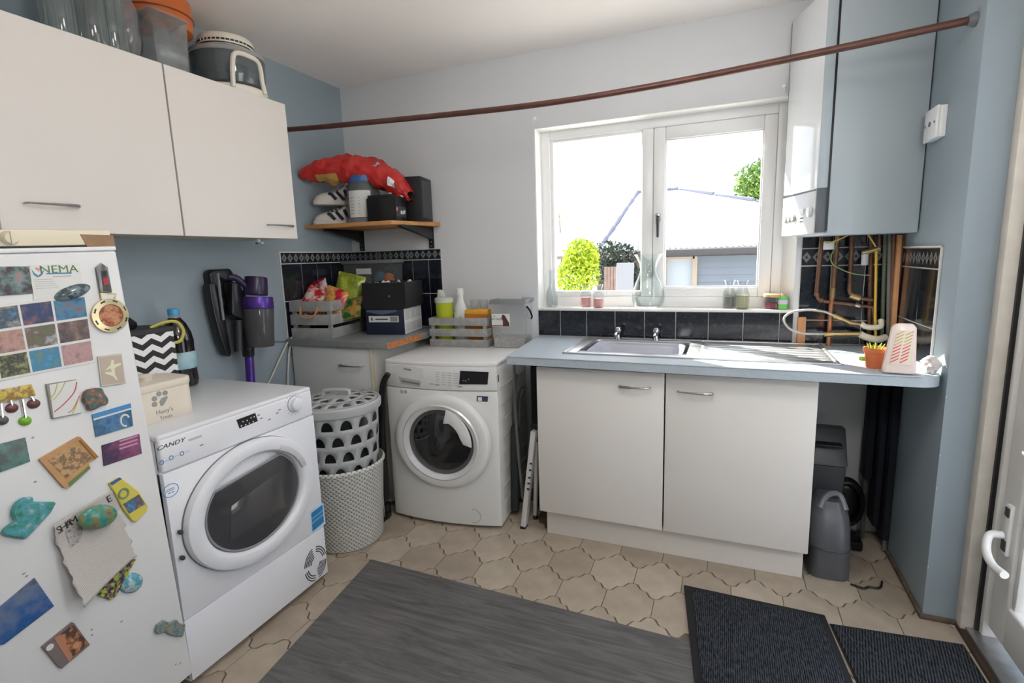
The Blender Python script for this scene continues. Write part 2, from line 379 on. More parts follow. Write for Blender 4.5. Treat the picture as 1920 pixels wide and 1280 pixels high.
# ================================================================ outside
CONC = mat('pale_patio', (206,204,198), .9, noise=.08, ns=1.5)
gr = struct(MB().box(-30,.19,-.3,30,45,-.16).box(3.3,-8,-.3,30,.19,-.16), 'ground', CONC)
RY = 9.5
ez = at(1250,466,'y',RY).z
C = at(1122,463,'y',RY); rightEnd = Vector((C.x+9,RY,ez)); C.z = ez
apexL = at(1196,357,'y',RY+3.2); apexR = at(1272,364,'y',RY+3.2); apexR.z = apexL.z = (apexL.z+apexR.z)/2
leftEnd = C + Vector((-4.5,6.0,0))
house = thing('neighbour_house', 'single storey outbuilding with pale corrugated hip roof seen through the window', 'building', (C.x+3,RY+2,-.16))
ROOF = mat('pale_corrugated_sheet', (226,228,236), .5, noise=.03, ns=2)
def corr(a, b, ta, tb, n, nm, amp=.03):
    """a roof slope: eave a-b, ridge ta-tb, ribbed along the fall"""
    a, b, ta, tb = map(Vector, (a,b,ta,tb)); nn = (b-a).cross(ta-a).normalized()
    if nn.z < 0: nn = -nn
    def fn(u, v):
        e = a.lerp(b,u); t = ta.lerp(tb,u); return e.lerp(t,v) + nn*(amp*math.sin(u*n*2*math.pi)*(1-.999*v*0))
    build(MB().grid(fn, n*6+1, 3), nm, ROOF, house, solid=.02)
hipR = at(1425,400,'y',RY+1.9); hipR = apexR + (hipR-apexR)*2.2
hr_end = Vector((hipR.x, hipR.y, ez))
sl = [(a, b) for a, b in ((0,1),)]
corr(C+Vector((0,0,0)), Vector((hipR.x+1.2,RY,ez)), apexL, apexR, 60, 'roof_slope')
corr(leftEnd, C, apexL+Vector((-1.0,3.0,0)), apexL, 40, 'roof_slope')
corr(Vector((hipR.x+1.2,RY,ez)), Vector((hipR.x+2.5,RY+7,ez)), apexR, apexR+Vector((.6,3,0)), 30, 'roof_slope')
cap = mat('grey_ridge_cap', (104,106,122), .7)
for p, q in ((C, apexL),(apexL, apexR),(apexR, Vector((hipR.x+1.2,RY,ez)))):
    p, q = Vector(p), Vector(q); n = 6
    for k in range(n):
        a = p.lerp(q, (k+.05)/n); b = p.lerp(q, (k+.98)/n); build(MB().tube([a+Vector((0,0,.03)), b+Vector((0,0,.05))], [.05,.07], 8), 'ridge_cap', cap, house)
FASC = mat('dark_gutter', (70,66,68), .6)
build(MB().tube([C+Vector((-.1,-.05,-.1)), Vector((hipR.x+1.3,RY-.05,ez-.1))], .09, 8).tube([leftEnd+Vector((0,0,-.1)), C+Vector((-.05,0,-.1))], .09, 8), 'gutter', FASC, house)
gw0 = at(1250,500,'y',RY+.35).x; g1 = at(1302,500,'y',RY+.3).x
SID = mat('pale_blue_siding', (122,130,140), .6, noise=.03, ns=3)
zt = ez-.12
nb = 9
for k in range(nb):
    z0 = -.16+(zt+.16)*k/nb; z1 = -.16+(zt+.16)*(k+1)/nb
    build(MB().prism([(RY+.36,z0),(RY+.5,z0),(RY+.5,z1),(RY+.385,z1)], 'x', g1+.06, hipR.x+1), 'siding_board', SID, house)
build(MB().box(gw0-.12,RY+.3,-.16,gw0,RY+.5,zt).box(g1-.04,RY+.3,-.16,g1+.06,RY+.5,zt).box(gw0,RY+.3,zt-.12,g1,RY+.5,zt), 'door_surround', mat('timber_surround', (176,160,140), .7), house)
build(MB().box(gw0,RY+.42,-.16,g1-.04,RY+.5,zt-.12), 'garage_door', mat('pale_door_panel', (176,184,192), .5), house)
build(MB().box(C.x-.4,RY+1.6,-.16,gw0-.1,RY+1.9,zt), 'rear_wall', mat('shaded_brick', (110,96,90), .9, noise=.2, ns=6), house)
# plants
def leaves(name, mt, parent, c, rad, n, s, flat=1):
    m = MB()
    for _ in range(n):
        while True:
            p = Vector((random.uniform(-1,1), random.uniform(-1,1), random.uniform(-1,1)))
            if .35 < p.length < 1: break
        p = Vector(c)+Vector((p.x*rad[0], p.y*rad[1], p.z*rad[2]))
        d = Vector((random.gauss(0,1), random.gauss(0,1), random.gauss(.4,.8))).normalized(); e = d.orthogonal().normalized()
        e = (e*math.cos(random.random()*6)+d.cross(e)*math.sin(random.random()*6)); l = s*random.uniform(.6,1.3)
        m.add([p-d*l, p+e*l*.35, p+d*l, p-e*l*.35], [(0,1,2,3)])
    return build(m, name, mt, parent, smooth=180)
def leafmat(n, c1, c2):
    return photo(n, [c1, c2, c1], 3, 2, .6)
b0 = at(1088,505,'y',5.5)
bush = thing('golden_bush', 'bright yellow-green leafy bush growing outside the window', 'bush', (b0.x,5.5,-.16))
Y1 = leafmat('golden_leaf', (196,206,40), (150,172,36)); 
leaves('foliage', Y1, bush, (b0.x+.02,5.5,1.30), (.30,.27,.31), 1800, .045); leaves('foliage', Y1, bush, (b0.x-.04,5.4,1.02), (.40,.28,.30), 1500, .042)
leaves('foliage', leafmat('green_leaf', (110,150,50), (150,180,60)), bush, (b0.x-.12,5.45,.55), (.42,.3,.65), 700, .045)
build(MB().tube([(b0.x,5.5,-.16),(b0.x+.02,5.5,.5),(b0.x,5.5,1.3)], [.04,.03,.015], 7).tube([(b0.x,5.5,.5),(b0.x+.2,5.45,1.2)], .015, 6), 'stem', mat('bark', (92,76,60), .9), bush)
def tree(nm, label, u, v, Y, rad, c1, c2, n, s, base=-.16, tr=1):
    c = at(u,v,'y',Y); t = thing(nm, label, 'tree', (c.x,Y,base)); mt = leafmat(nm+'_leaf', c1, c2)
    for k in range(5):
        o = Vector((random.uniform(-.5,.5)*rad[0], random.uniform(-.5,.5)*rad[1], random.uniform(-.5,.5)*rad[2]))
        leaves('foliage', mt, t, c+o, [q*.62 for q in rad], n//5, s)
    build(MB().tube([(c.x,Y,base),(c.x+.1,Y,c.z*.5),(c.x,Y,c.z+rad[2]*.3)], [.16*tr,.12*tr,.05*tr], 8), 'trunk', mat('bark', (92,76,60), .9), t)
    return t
tree('leafy_tree', 'tall green tree rising behind the hip roof', 1428,352,20, (1.6,1.4,1.25), (150,180,60), (78,110,52), 4200, .13)
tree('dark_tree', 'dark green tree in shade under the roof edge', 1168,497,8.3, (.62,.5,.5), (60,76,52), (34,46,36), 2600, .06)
tree('wispy_tree', 'thin wispy tree at the window edge beyond the roof', 1048,402,18, (.8,.6,.4), (170,186,120), (190,196,150), 500, .06, tr=.25)
# patio things
p = at(1148,517,'y',7.4); fp = thing('fence_panel', 'brown timber fence panel standing behind the golden bush', 'fence', (p.x,7.4,-.16))
FEN = mat('weathered_fence', (134,112,104), .9, noise=.15, ns=8)
for k in range(6):
    x = p.x-.16+k*.062; build(MB().box(x,7.4,-.16,x+.056,7.42,at(1148,500,'y',7.4).z), 'board', FEN, fp, bevel=.004)
p = at(1170,525,'y',6.6); gc = thing('garden_chair', 'grey garden chair on the patio beside the fence panel', 'chair', (p.x,6.6,-.16))
GC = mat('grey_sling', (140,140,146), .7)
build(MB().box(p.x-.2,6.4,.27,p.x+.12,6.8,.31), 'seat', GC, gc, bevel=.01); build(MB().prism([(6.78,.3),(6.83,.3),(6.98,1.18),(6.94,1.18)], 'x', p.x-.2, p.x+.12), 'backrest', GC, gc, bevel=.01)
for a in (-.19,.11):
    for b in (6.42,6.8): build(MB().cyl((p.x+a,b,-.16),(p.x+a,b,.3),.015,8), 'leg', GC, gc)
# ================================================================ furniture and appliances
def bow_handle(parent, c, along, out, L=.115, nm='handle', flip=1):
    """slim bow handle, thicker at one end"""
    c, A, O = Vector(c), Vector(along).normalized(), Vector(out).normalized()
    pts = [c-A*L/2, c-A*L/2+O*.018, c-A*L*.3+O*.026, c+O*.028, c+A*L*.35+O*.024, c+A*L/2+O*.016, c+A*L/2]
    rr = [.003,.003,.0035,.004,.0055,.006,.004]
    if flip < 0: rr = rr[::-1]
    pts = spline(pts, 4); n = len(pts); r2 = [rr[min(6, i*7//n)] for i in range(n)]
    return build(MB().tube(pts, r2, 8), nm, BRUSHED, parent)

# --- wall cupboards
CREAM = mat('cream_laminate', (219,213,207), .42, noise=.015, ns=3)
CZ0, CZ1, CXF = 1.462, 2.075, .32
def wall_unit(y0, y1, label, hu, hv):
    t = thing('wall_cupboard', label, 'cupboard', (0.16,(y0+y1)/2,CZ0), group='wall cupboards')
    build(MB().box(.002,y0+.001,CZ0+.004,CXF-.02,y1-.001,CZ1-.006), 'body', mat('cupboard_carcass', (205,196,180), .5), t)
    d = build(MB().box(CXF-.019,y0+.002,CZ0,CXF,y1-.002,CZ1), 'door', CREAM, t, bevel=.0015, seg=1)
    if hu is not None:
        a = at(hu[0], hv, 'x', CXF); b = at(hu[1], hv+2, 'x', CXF); c = (a+b)/2
        bow_handle(d, (CXF-.001, c.y, c.z), (0,1,0), (1,0,0), abs(b.y-a.y), flip=1)
    return t
wall_unit(-1.36,-.787,'white wall cupboard nearest the corner, under the halogen oven',(501,545),422)
wall_unit(-1.91,-1.362,'white wall cupboard directly above the fridge, under the glass jars',(46,142),383)
hk = build(MB().box(.2,-.93,CZ0-.02,.215,-.915,CZ0).box(.2,-.93,CZ0-.02,.235,-.915,CZ0-.014), 'cup_hook', WHITEGLOSS); tag(hk, 'tiny white hook screwed under the cupboard by the corner', 'hook')

# --- corner base unit with its own worktop
cu = thing('base_cupboard', 'grey-white base cupboard in the corner behind the laundry basket', 'cupboard', (.29,-.3,0))
build(MB().box(.004,-.58,.02,.555,-.004,.90), 'body', WHITE, cu)
d = build(MB().box(.02,-.602,.15,.548,-.583,.897), 'door', mat('grey_white_laminate', (205,205,204), .45), cu, bevel=.002)
build(MB().box(.02,-.605,.893,.55,-.583,.899).box(.546,-.605,.15,.552,-.583,.899), 'edge_strip', mat('yellowed_edging', (206,196,172), .6), d)
a, b = at(640,682,'y',-.603), at(682,688,'y',-.603); bow_handle(d, ((a.x+b.x)/2,-.602,(a.z+b.z)/2), (1,0,0), (0,-1,0), b.x-a.x, flip=-1)
WTOP = mat('grey_worktop', (128,131,133), .38, noise=.06, ns=60)
wt = build(MB().box(.008,-.62,.902,.668,-.008,.937), 'worktop', WTOP, None, bevel=.004); tag(wt, 'short grey worktop in the corner holding crates and boxes', 'worktop')
CHIP = mat('exposed_chipboard', (176,112,62), .9, noise=.3, ns=60)
build(MB().prism([(-.617,.905),(-.617,.935),(-.32,.935),(-.26,.925),(-.33,.906)], 'x', .668, .6695), 'bare_edge', CHIP, wt)

# --- sink unit
su = thing('sink_cupboard', 'white double sink cupboard with two doors under the window', 'cupboard', (2.01,-.3,0))
build(MB().box(1.447,-.55,.13,1.465,-.01,.860).box(2.553,-.55,.13,2.571,-.01,.860).box(1.465,-.55,.13,2.553,-.02,.15).box(1.465,-.03,.15,2.553,-.012,.86), 'body', WHITE, su)
build(MB().box(1.462,-.512,0,2.566,-.498,.142), 'kickboard', WHITE, su, bevel=.002)
for x0, x1, h, f in ((1.446,2.012,(1163,1220,723),-1),(2.018,2.573,(1272,1335,733),1)):
    d = build(MB().box(x0,-.572,.1425,x1,-.552,.846), 'door', WHITE, su, bevel=.0025)
    a, b = at(h[0],h[2],'y',-.572), at(h[1],h[2]+3,'y',-.572); bow_handle(d, ((a.x+b.x)/2,-.571,(a.z+b.z)/2), (1,0,0), (0,-1,0), b.x-a.x, flip=f)

# --- long worktop with the sink cut out
GTOP = mat('blue_grey_worktop', (176,187,196), .42, noise=.05, ns=70)
zt0, zt1 = .862, .9; hx0, hx1, hy0, hy1 = 1.60, 2.10, -.455, -.09
poly = [(1.262,-.008),(1.322,-.625)]
m = MB().prism([(1.262,-.008),(1.322,-.622),(hx0,-.626),(hx0,-.008)], 'z', zt0, zt1)
m.prism([(hx0,-.626),(hx1,-.634),(hx1,hy0),(hx0,hy0)], 'z', zt0, zt1).prism([(hx0,hy1),(hx1,hy1),(hx1,-.008),(hx0,-.008)], 'z', zt0, zt1)
m.prism([(hx1,-.634),(2.86,-.645)]+arc(2.86,-.575,.072,.07,-90,0,6)+[(2.932,-.008),(hx1,-.008)], 'z', zt0, zt1)
lw = build(m, 'worktop', GTOP, None, bevel=0); tag(lw, 'long blue-grey worktop running under the window with the sink set in', 'worktop')
build(MB().tube([(1.322,-.622,.898),(1.6,-.626,.898),(2.1,-.634,.898),(2.86,-.645,.898)], .0028, 8), 'front_edge', GTOP, lw)

sk = thing('kitchen_sink', 'stainless steel inset sink with ridged drainer', 'sink', (2.1,-.28,.9))
m = MB(); z = .906
m.box(1.562,-.5,.899,hx0+.012,-.055,z).box(hx0+.012,-.5,.899,hx1-.012,hy0+.012,z).box(hx0+.012,hy1-.012,.899,hx1-.012,-.055,z)
m.box(hx1-.012,-.5,.899,2.14,-.055,z)
build(m, 'rim', STEEL, sk, bevel=.0025)
m = MB().box(1.552,-.512,.8985,2.652,-.5,.9075).box(1.552,-.055,.8985,2.652,-.043,.9075).box(1.552,-.5,.8985,1.563,-.055,.9075).box(2.64,-.5,.8985,2.652,-.055,.9075)
build(m, 'raised_edge', STEEL, sk, bevel=.003)
bx0, bx1, by0, by1 = hx0+.012, hx1-.012, hy0+.012, hy1-.012
m = MB().grid(lambda u,v: (lambda q: (q[0], q[1], .905-.15*min(1,v*1.4) ))((lambda w: rrect((bx0+bx1)/2,(by0+by1)/2,(bx1-bx0)*(1-.06*min(1,v*1.4))*w,(by1-by0)*(1-.06*min(1,v*1.4))*w,.05*w,6)[int(u*28+.5)%28])(1 if v < .72 else max(.02,(1-v)/.28))), 28, 12, True)
build(m, 'bowl', STEEL, sk)
def drn(u, v):
    x = 2.14+u*.5; y = -.5+v*.445
    e = min(1, u*12, (1-u)*14, v*9, (1-v)*9); return (x, y, .904-.003*e+.0026*e*math.cos(v*2*math.pi*8))
build(MB().grid(drn, 30, 80), 'drainer', STEEL, sk, solid=.001)
wbm = mat('grey_washing_bowl', (176,178,190), .4)
wo = MB().grid(lambda u,v: (lambda r: (r[0], r[1], .752+.140*min(1,v)))(rrect(1.85,-.272,.33+.09*v,.22+.09*v,.06,6)[int(u*28+.5)%28]), 28, 8, True).prism(rrect(1.85,-.272,.33,.22,.06,6), 'z', .752, .755)
wbo = build(wo, 'washing_up_bowl', wbm, None, solid=.003); tag(wbo, 'pale grey plastic washing-up bowl sitting in the sink', 'bowl')
build(MB().tube([(x,y,.892) for x,y in rrect(1.85,-.272,.425,.315,.062,6)], .006, 8, True), 'rim', wbm, wbo)
def tap(u, v, label):
    b = at(u,v,'z',.906); b.y = -.075; t = thing('pillar_tap', label, 'tap', (b.x,-.075,.906), group='chrome pillar taps')
    build(MB().lathe([(.018,0),(.018,.004),(.012,.008),(.011,.03),(.013,.035)], (0,0,0), 16), 'body', CHROME, t, local=True)
    build(MB().tube([(0,0,.026),(0,-.02,.034),(0,-.045,.034),(0,-.056,.026)], [.009,.009,.008,.008], 10), 'spout', CHROME, t, local=True)
    build(MB().lathe([(.011,.034),(.017,.04),(.02,.05),(.018,.06),(.009,.064)], (0,0,0), 14), 'head', CHROME, t, local=True)
tap(1160,634,'chrome pillar tap over the middle of the washing-up bowl'); tap(1231,636,'chrome pillar tap nearer the ridged drainer')

# --- fridge
FX, FY1, FY0 = .71, -1.805, -2.37
fr = thing('fridge', 'white fridge covered in magnets and photographs', 'fridge', (.33,-2.07,.004)); fr.rotation_euler = (.029,0,0)
FRW = mat('fridge_white', (226,226,226), .35, noise=.012, ns=5)
FL = Matrix.Translation((-.33,2.07,0))
build(MB().box(.06,FY0,.02,.65,FY1-.004,1.43).xf(FL), 'body', FRW, fr, bevel=.008, local=True)
fd = build(MB().box(.656,FY0,.06,FX,FY1,1.383).xf(FL), 'door', FRW, fr, bevel=.007, seg=3, local=True)
build(MB().box(.66,FY0,1.383,FX+.003,FY1-.001,1.394).xf(FL), 'door_cap', WHITEGLOSS, fd, bevel=.003, local=True)
BG = mat('yellowed_plastic', (226,216,192), .45)
tp = build(MB().box(.64,FY0,1.399,.705,FY1-.004,1.437).xf(FL), 'control_panel', BG, fr, bevel=.004, local=True)
e = lambda u,v: (lambda q:(q.y,q.z))(at(u,v,'x',.706))
build(MB().prism([e(150,439),e(212,441),e(217,464),e(164,463),e(158,452)], 'x', .7045, .7065), 'torn_patch', mat('bare_brown_board', (150,120,92), .85, noise=.12, ns=30), tp)
k = at(17,446,'x',.706); kn = build(MB().lathe([(.017,0),(.016,.008),(.012,.012)], (.705,k.y,k.z), 20, (1,0,0)), 'knob', BG, tp)
build(MB().box(.716,k.y-.0025,k.z-.015,.720,k.y+.0025,k.z+.015), 'pointer', BG, kn, bevel=.001)
SCF = mat('scuff', (160,158,155), .8)
for u, v in ((62,820),(66,903),(330,1245),(338,1243),(172,1180),(173,1190),(45,1075),(50,1080),(228,1165)):
    q = at(u,v,'x',FX+.0004); build(MB().blob((FX,q.y,q.z), .0008, .004, .0025, 7, 5, .3), 'scuff_mark', SCF, fd)

# --- tumble dryer
DX, DY0, DY1 = .69, -1.798, -1.176
dr = thing('tumble_dryer', 'white front-loading tumble dryer beside the fridge', 'dryer', (.35,-1.476,0))
build(MB().box(.03,DY0,.02,DX-.012,DY1,.836), 'body', WHITEGLOSS, dr, bevel=.006)
build(MB().box(.02,DY0-.002,.828,DX-.002,DY1+.002,.851), 'top_panel', mat('dryer_top', (222,224,228), .3), dr, bevel=.009, seg=3)
DW = mat('dryer_front_white', (230,231,236), .3)
zl = at(609,985,'x',DX).z; zc = at(330,880,'x',DX).z
cp = build(MB().box(DX-.03,DY0,zc+.001,DX,DY1,.838), 'control_panel', DW, dr, bevel=.008, seg=3)
build(MB().box(DX-.03,DY0,zl+.001,DX,DY1,zc-.001), 'front_panel', DW, dr, bevel=.002)
kp = build(MB().box(DX-.03,DY0,.03,DX-.001,DY1,zl-.001), 'lower_panel', DW, dr, bevel=.003)
for yy in (DY0+.06, DY1-.06):
    for xx in (.1,.6): build(MB().cyl((xx,yy,0),(xx,yy,.03),.02,12), 'foot', BLACK, dr)
L = at(341,1000,'x',DX); Rr = at(579,880,'x',DX); T = at(515,806,'x',DX); Bt = at(415,1090,'x',DX)
dcy, dcz, dry, drz = (L.y+Rr.y)/2, (T.z+Bt.z)/2, abs(Rr.y-L.y)/2, abs(T.z-Bt.z)/2
dd = build(MB().lathe([(1.0,0),(1.0,.018),(.985,.026),(.95,.03),(.86,.032),(.80,.029),(.775,.022),(.76,.010),(.75,.004)], (DX,dcy,dcz), 64, (1,0,0), False, drz, dry), 'door', DW, dr)
build(MB().lathe([(1.008,-.001),(1.008,.0045),(.97,.0045)], (DX,dcy,dcz), 64, (1,0,0), False, drz, dry), 'door_seam', mat('seam_grey', (120,121,125), .6), dd)
gl = []
for k in range(48):
    a = 2*math.pi*k/48; y = math.cos(a)*.735*dry; zz = math.sin(a)*.735*drz; zz = min(zz, .52*drz+.10*y); gl.append((dcy+y, dcz+zz))
DGL = mat('smoked_door_glass', (62,62,66), .12, coat=.6)
gg = build(MB().prism(gl, 'x', DX+.003, DX+.014), 'door_glass', DGL, dd, bevel=.006, seg=3)
build(MB().tube([(DX+.013,y,z) for y,z in gl], .004, 6, True), 'glass_trim', mat('grey_trim', (140,141,146), .35), dd)
build(MB().prism([(dcy+.79*dry*math.cos(R(a)), dcz+.79*drz*math.sin(R(a))) for a in (60,48,36,24,14)]+[(dcy+.88*dry*math.cos(R(a)), dcz+.88*drz*math.sin(R(a))) for a in (14,24,36,48,60)], 'x', DX+.028, DX+.034), 'door_grip', mat('grip_grey', (196,197,202), .4), dd, bevel=.002)
# inside the drum glass: the shallow inner bowl showing through
build(MB().prism([(dcy-.46*dry,dcz-.42*drz),(dcy+.45*dry,dcz-.38*drz),(dcy+.40*dry,dcz+.30*drz),(dcy-.38*dry,dcz+.12*drz)], 'x', DX+.0143, DX+.0155), 'glass_step', mat('smoked_step', (72,72,75), .12, coat=.6), gg, bevel=.001)
q = at(551,757,'x',DX); kn = build(MB().lathe([(.030,0),(.030,.004),(.026,.006),(.0245,.022),(.020,.025)], (DX,q.y,q.z), 28, (1,0,0)), 'dial', DW, cp)
build(MB().lathe([(.033,0),(.033,.002)], (DX,q.y,q.z), 28, (1,0,0)), 'dial_ring', mat('dial_ring', (170,172,178), .4), kn)
PRN = mat('grey_print', (140,142,148), .6); INK = mat('black_print', (40,40,44), .5); BLP = mat('blue_print', (98,140,190), .5)
for k in range(16):
    a = 2*math.pi*k/16; build(MB().box(DX,q.y+.041*math.cos(a)-.003,q.z+.041*math.sin(a)-.0008,DX+.0006,q.y+.041*math.cos(a)+.003,q.z+.041*math.sin(a)+.0008), 'dial_mark', PRN, cp)
P = lambda u,v: (lambda s:(s.y,s.z))(at(u,v,'x',DX))
ds = build(MB().prism([P(443,787),P(478,774),P(483,789),P(449,803)], 'x', DX, DX+.0015), 'display', BLACK, cp)
for u, v in ((455,790),(463,788),(470,783),(476,781),(452,798),(460,796),(467,793),(474,790)):
    s = at(u,v,'x',DX); build(MB().box(DX+.0014,s.y-.0025,s.z-.002,DX+.002,s.y+.0025,s.z+.002), 'indicator', mat('white_print', (225,228,232), .5), ds)
for u, v in ((505,786),(485,778),(490,784),(378,834),(524,768),(520,774)):
    s = at(u,v,'x',DX); build(MB().box(DX,s.y-.006,s.z-.002,DX+.0006,s.y+.006,s.z+.002), 'printed_mark', PRN, cp)
s = at(320,833,'x',DX+.0006); text('CANDY', .0185, INK, cp, s, (0,1,0), (0,0,1), shear=.3, sx=1.35)
s = at(366,821,'x',DX); build(MB().box(DX,s.y-.022,s.z-.0035,DX+.0006,s.y+.022,s.z+.0035), 'printed_mark', mat('faint_dryer_print', (186,188,192), .6), cp)
for u, v in ((303,867),(321,858),(341,850)):
    s = at(u,v,'x',DX); build(MB().lathe([(.0075,0),(.0075,.0006),(.0045,.0006),(.0045,0)], (DX,s.y,s.z), 16, (1,0,0), False), 'blue_symbol', BLP, cp)
    build(MB().box(DX,s.y+.011,s.z-.001,DX+.0005,s.y+.024,s.z+.001), 'printed_mark', mat('pale_blue_print', (170,190,220), .5), cp)
s = at(320,919,'x',DX); build(MB().tube([(DX+.0005,s.y+.024*math.cos(2*math.pi*k/24),s.z+.020*math.sin(2*math.pi*k/24)) for k in range(24)], .0012, 6, True).box(DX,s.y-.013,s.z+.004,DX+.0006,s.y+.012,s.z+.006).box(DX,s.y-.015,s.z-.001,DX+.0006,s.y+.012,s.z+.001).box(DX,s.y-.008,s.z-.009,DX+.0006,s.y-.002,s.z-.005).box(DX,s.y+.002,s.z-.009,DX+.0006,s.y+.010,s.z-.006), 'round_stamp', BLP, dr)
lb = build(MB().prism([P(580,959),P(606,942),P(610,981),P(586,1000)], 'x', DX, DX+.0008), 'sticker_backing', mat('pale_sticker', (190,215,235), .5), dr)
build(MB().prism([P(583,962),P(604,946),P(607,978),P(586,996)], 'x', DX, DX+.0014), 'blue_sticker', mat('sticker_blue', (40,124,180), .4), dr)
for k, (a, b) in enumerate(((.28,.36),(.5,.6))):
    mix = lambda p0, p1, t: tuple(p0[i]+(p1[i]-p0[i])*t for i in (0,1))
    A0, A1, B0, B1 = P(583,962), P(586,996), P(604,946), P(607,978)
    build(MB().prism([mix(A0,A1,a),mix(B0,B1,a),mix(B0,B1,b),mix(A0,A1,b)], 'x', DX, DX+.0018), 'sticker_band', mat('sticker_band', (110,170,214), .4), dr)
vy, vz = P(592,1056)
for rr in (.030,.040,.050,.060,.070):
    for a0, a1 in ((10,80),(100,170),(190,260),(280,350)):
        if rr < .045 and a0 in (10,190): continue
        pts = [(DX-.0005, vy+rr*.86*math.cos(R(a0+(a1-a0)*k/8)), vz+rr*math.sin(R(a0+(a1-a0)*k/8))) for k in range(9)]
        build(MB().tube(pts, .0022, 5), 'vent_slot', mat('vent_dark', (70,71,76), .7), kp)
for u, v in ((342,998),(346,1046)):
    s = at(u,v,'x',DX+.02); build(MB().box(DX+.004,s.y-.006,s.z-.006,DX+.02,s.y+.004,s.z+.006), 'hinge_pin', DARK, dd, bevel=.002)

# --- washing machine (turned a few degrees)
WA = R(4.8); wmc = Vector((.944,-.59,0))
wm = thing('washing_machine', 'white front-loading washing machine left of the sink cupboard, half under the worktop'.replace('left of','beside'), 'washing machine', wmc, WA)
WN = Vector((math.sin(WA), -math.cos(WA), 0))
MWI = chain(wm).inverted()
def W(u, v, off=.02):
    q = MWI @ atp(u, v, wmc+WN*off, WN); return q.x, q.z
WMW = mat('washer_white', (224,224,222), .34); WMG = mat('washer_seam', (150,150,150), .6)
bulge = lambda x, z=0: -.034*(1-(x/.3)**2)
def wslab(z0, z1, off, back=.014, x0=-.3, x1=.3):
    return MB().prism([(x0+(x1-x0)*k/20, bulge(x0+(x1-x0)*k/20)-off) for k in range(21)]+[(x1,back),(x0,back)], 'z', z0, z1)
build(MB().box(-.298,.012,.015,.298,.51,.832), 'body', WMW, wm, local=True, bevel=.008)
build(wslab(.83,.853,.0,.515), 'top_panel', mat('washer_top', (226,226,226), .35), wm, local=True, bevel=.007, seg=3)
build(wslab(.02,.712,0), 'front_panel', WMW, wm, local=True, bevel=.004)
wc = build(wslab(.716,.832,.001), 'control_panel', WMW, wm, local=True, bevel=.003)
def wpatch(poly, d0, d1, nm, mt, par):
    n = len(poly); vs = [(x, bulge(x,z)-d, z) for d in (d0, d1) for x, z in poly]
    return build(MB().add(vs, [list(range(n)), list(range(n,2*n))]+[(i,(i+1)%n,n+(i+1)%n,n+i) for i in range(n)]), nm, mt, par, local=True)
quad = lambda *p: [W(*q) for q in p]
wpatch(quad((737,683),(797,689),(797,706),(737,700)), .002, .004, 'detergent_drawer', WMW, wc)
wpatch(quad((747,706),(791,713),(790,724),(752,719)), .002, .0035, 'drawer_recess', mat('recess_grey', (176,176,176), .6), wc)
wpatch(quad((753,712),(789,717),(788,720),(755,715)), .0034, .005, 'drawer_lip', mat('recess_dark', (120,120,120), .6), wc)
wpatch(quad((865,694),(915,698),(913,721),(863,719)), .002, .006, 'display', BLACK, wc)
for u, v in ((871,712),(875,713),(880,710)): wpatch([(lambda q:(q[0]+a,q[1]+b))(W(u,v)) for a,b in ((-.004,-.002),(.004,-.002),(.004,.002),(-.004,.002))], .0055, .0065, 'display_mark', PRN, wc)
for iu in range(4):
    for iv in range(6):
        x, z = W(823+iu*11, 696+iv*4.4+iu*1.0); wpatch([(x-.010,z-.0018),(x+.010,z-.0018),(x+.010,z+.0014),(x-.010,z+.0014)], .002, .0028, 'programme_mark', mat('faint_print', (182,182,182), .6), wc)
for u, v in ((822,720),(864,724),(812,718)):
    x, z = W(u,v); wpatch([(x-.012,z-.002),(x+.012,z-.002),(x+.012,z+.002),(x-.012,z+.002)], .002, .003, 'printed_mark', PRN, wc)
for k in range(5):
    x, z = W(759+k*3.1,690.5+k*.5); wpatch([(x-.0036,z-.004-.001*(k%2)),(x+.0036,z-.004),(x+.0036,z+.004),(x-.0036,z+.004+.001*(k%2))], .004, .0048, 'maker_mark', PRN, wc)
wpatch(quad((894,742),(914,744),(913,754),(894,752)), .0, .0015, 'badge', mat('badge_navy', (62,68,90), .4), wm)
wpatch(quad((896,744),(903,745),(903,752),(896,751)), .0014, .002, 'badge_symbol', mat('white_print', (225,228,232)), wm)
for du in (0, 8):
    x, z = W(753+du,734); wpatch([(x-.008,z-.009),(x+.008,z-.009),(x+.008,z+.009),(x-.008,z+.009)], .0, .001, 'embossed_mark', mat('faint_print', (182,182,182)), wm)
(lx,_), (rx,_), (_,tz), (_,bz) = W(750,835,.04), W(912,835,.04), W(815,736,.04), W(836,916,.04)
wcx, wcz, wrx, wrz = (lx+rx)/2, (tz+bz)/2, (rx-lx)/2, (tz-bz)/2
wr = (wrx+wrz)/2
wd = build(MB().lathe([(1.03,-.014),(1.025,.008),(1.0,.016),(.95,.021),(.86,.024),(.80,.022)], (wcx,-.037,wcz), 64, (0,-1,0), False, wrx, wrz), 'door', WMW, wm, local=True)
build(MB().lathe([(.83,.024),(.80,.030),(.71,.018),(.70,.010)], (wcx,-.037,wcz), 64, (0,-1,0), False, wrx, wrz), 'silver_ring', mat('silver_plastic', (232,232,232), .18, .3), wd, local=True)
build(MB().lathe([(.705,.012),(.66,.006),(.62,.005)], (wcx,-.037,wcz), 48, (0,-1,0), False, wrx, wrz), 'dark_ring', mat('dark_ring', (84,84,84), .3), wd, local=True)
build(MB().lathe([(.63,.005),(.55,.012),(.35,.02),(.15,.024),(.01,.025)], (wcx,-.037,wcz), 48, (0,-1,0), False, wrx, wrz), 'door_glass', mat('black_door_glass', (24,24,26), .1, coat=.6), wd, local=True)
pl = [(wcx+wrx*.70*math.cos(R(a)), wcz+wrz*.70*math.sin(R(a))) for a in range(-4,84,8)]
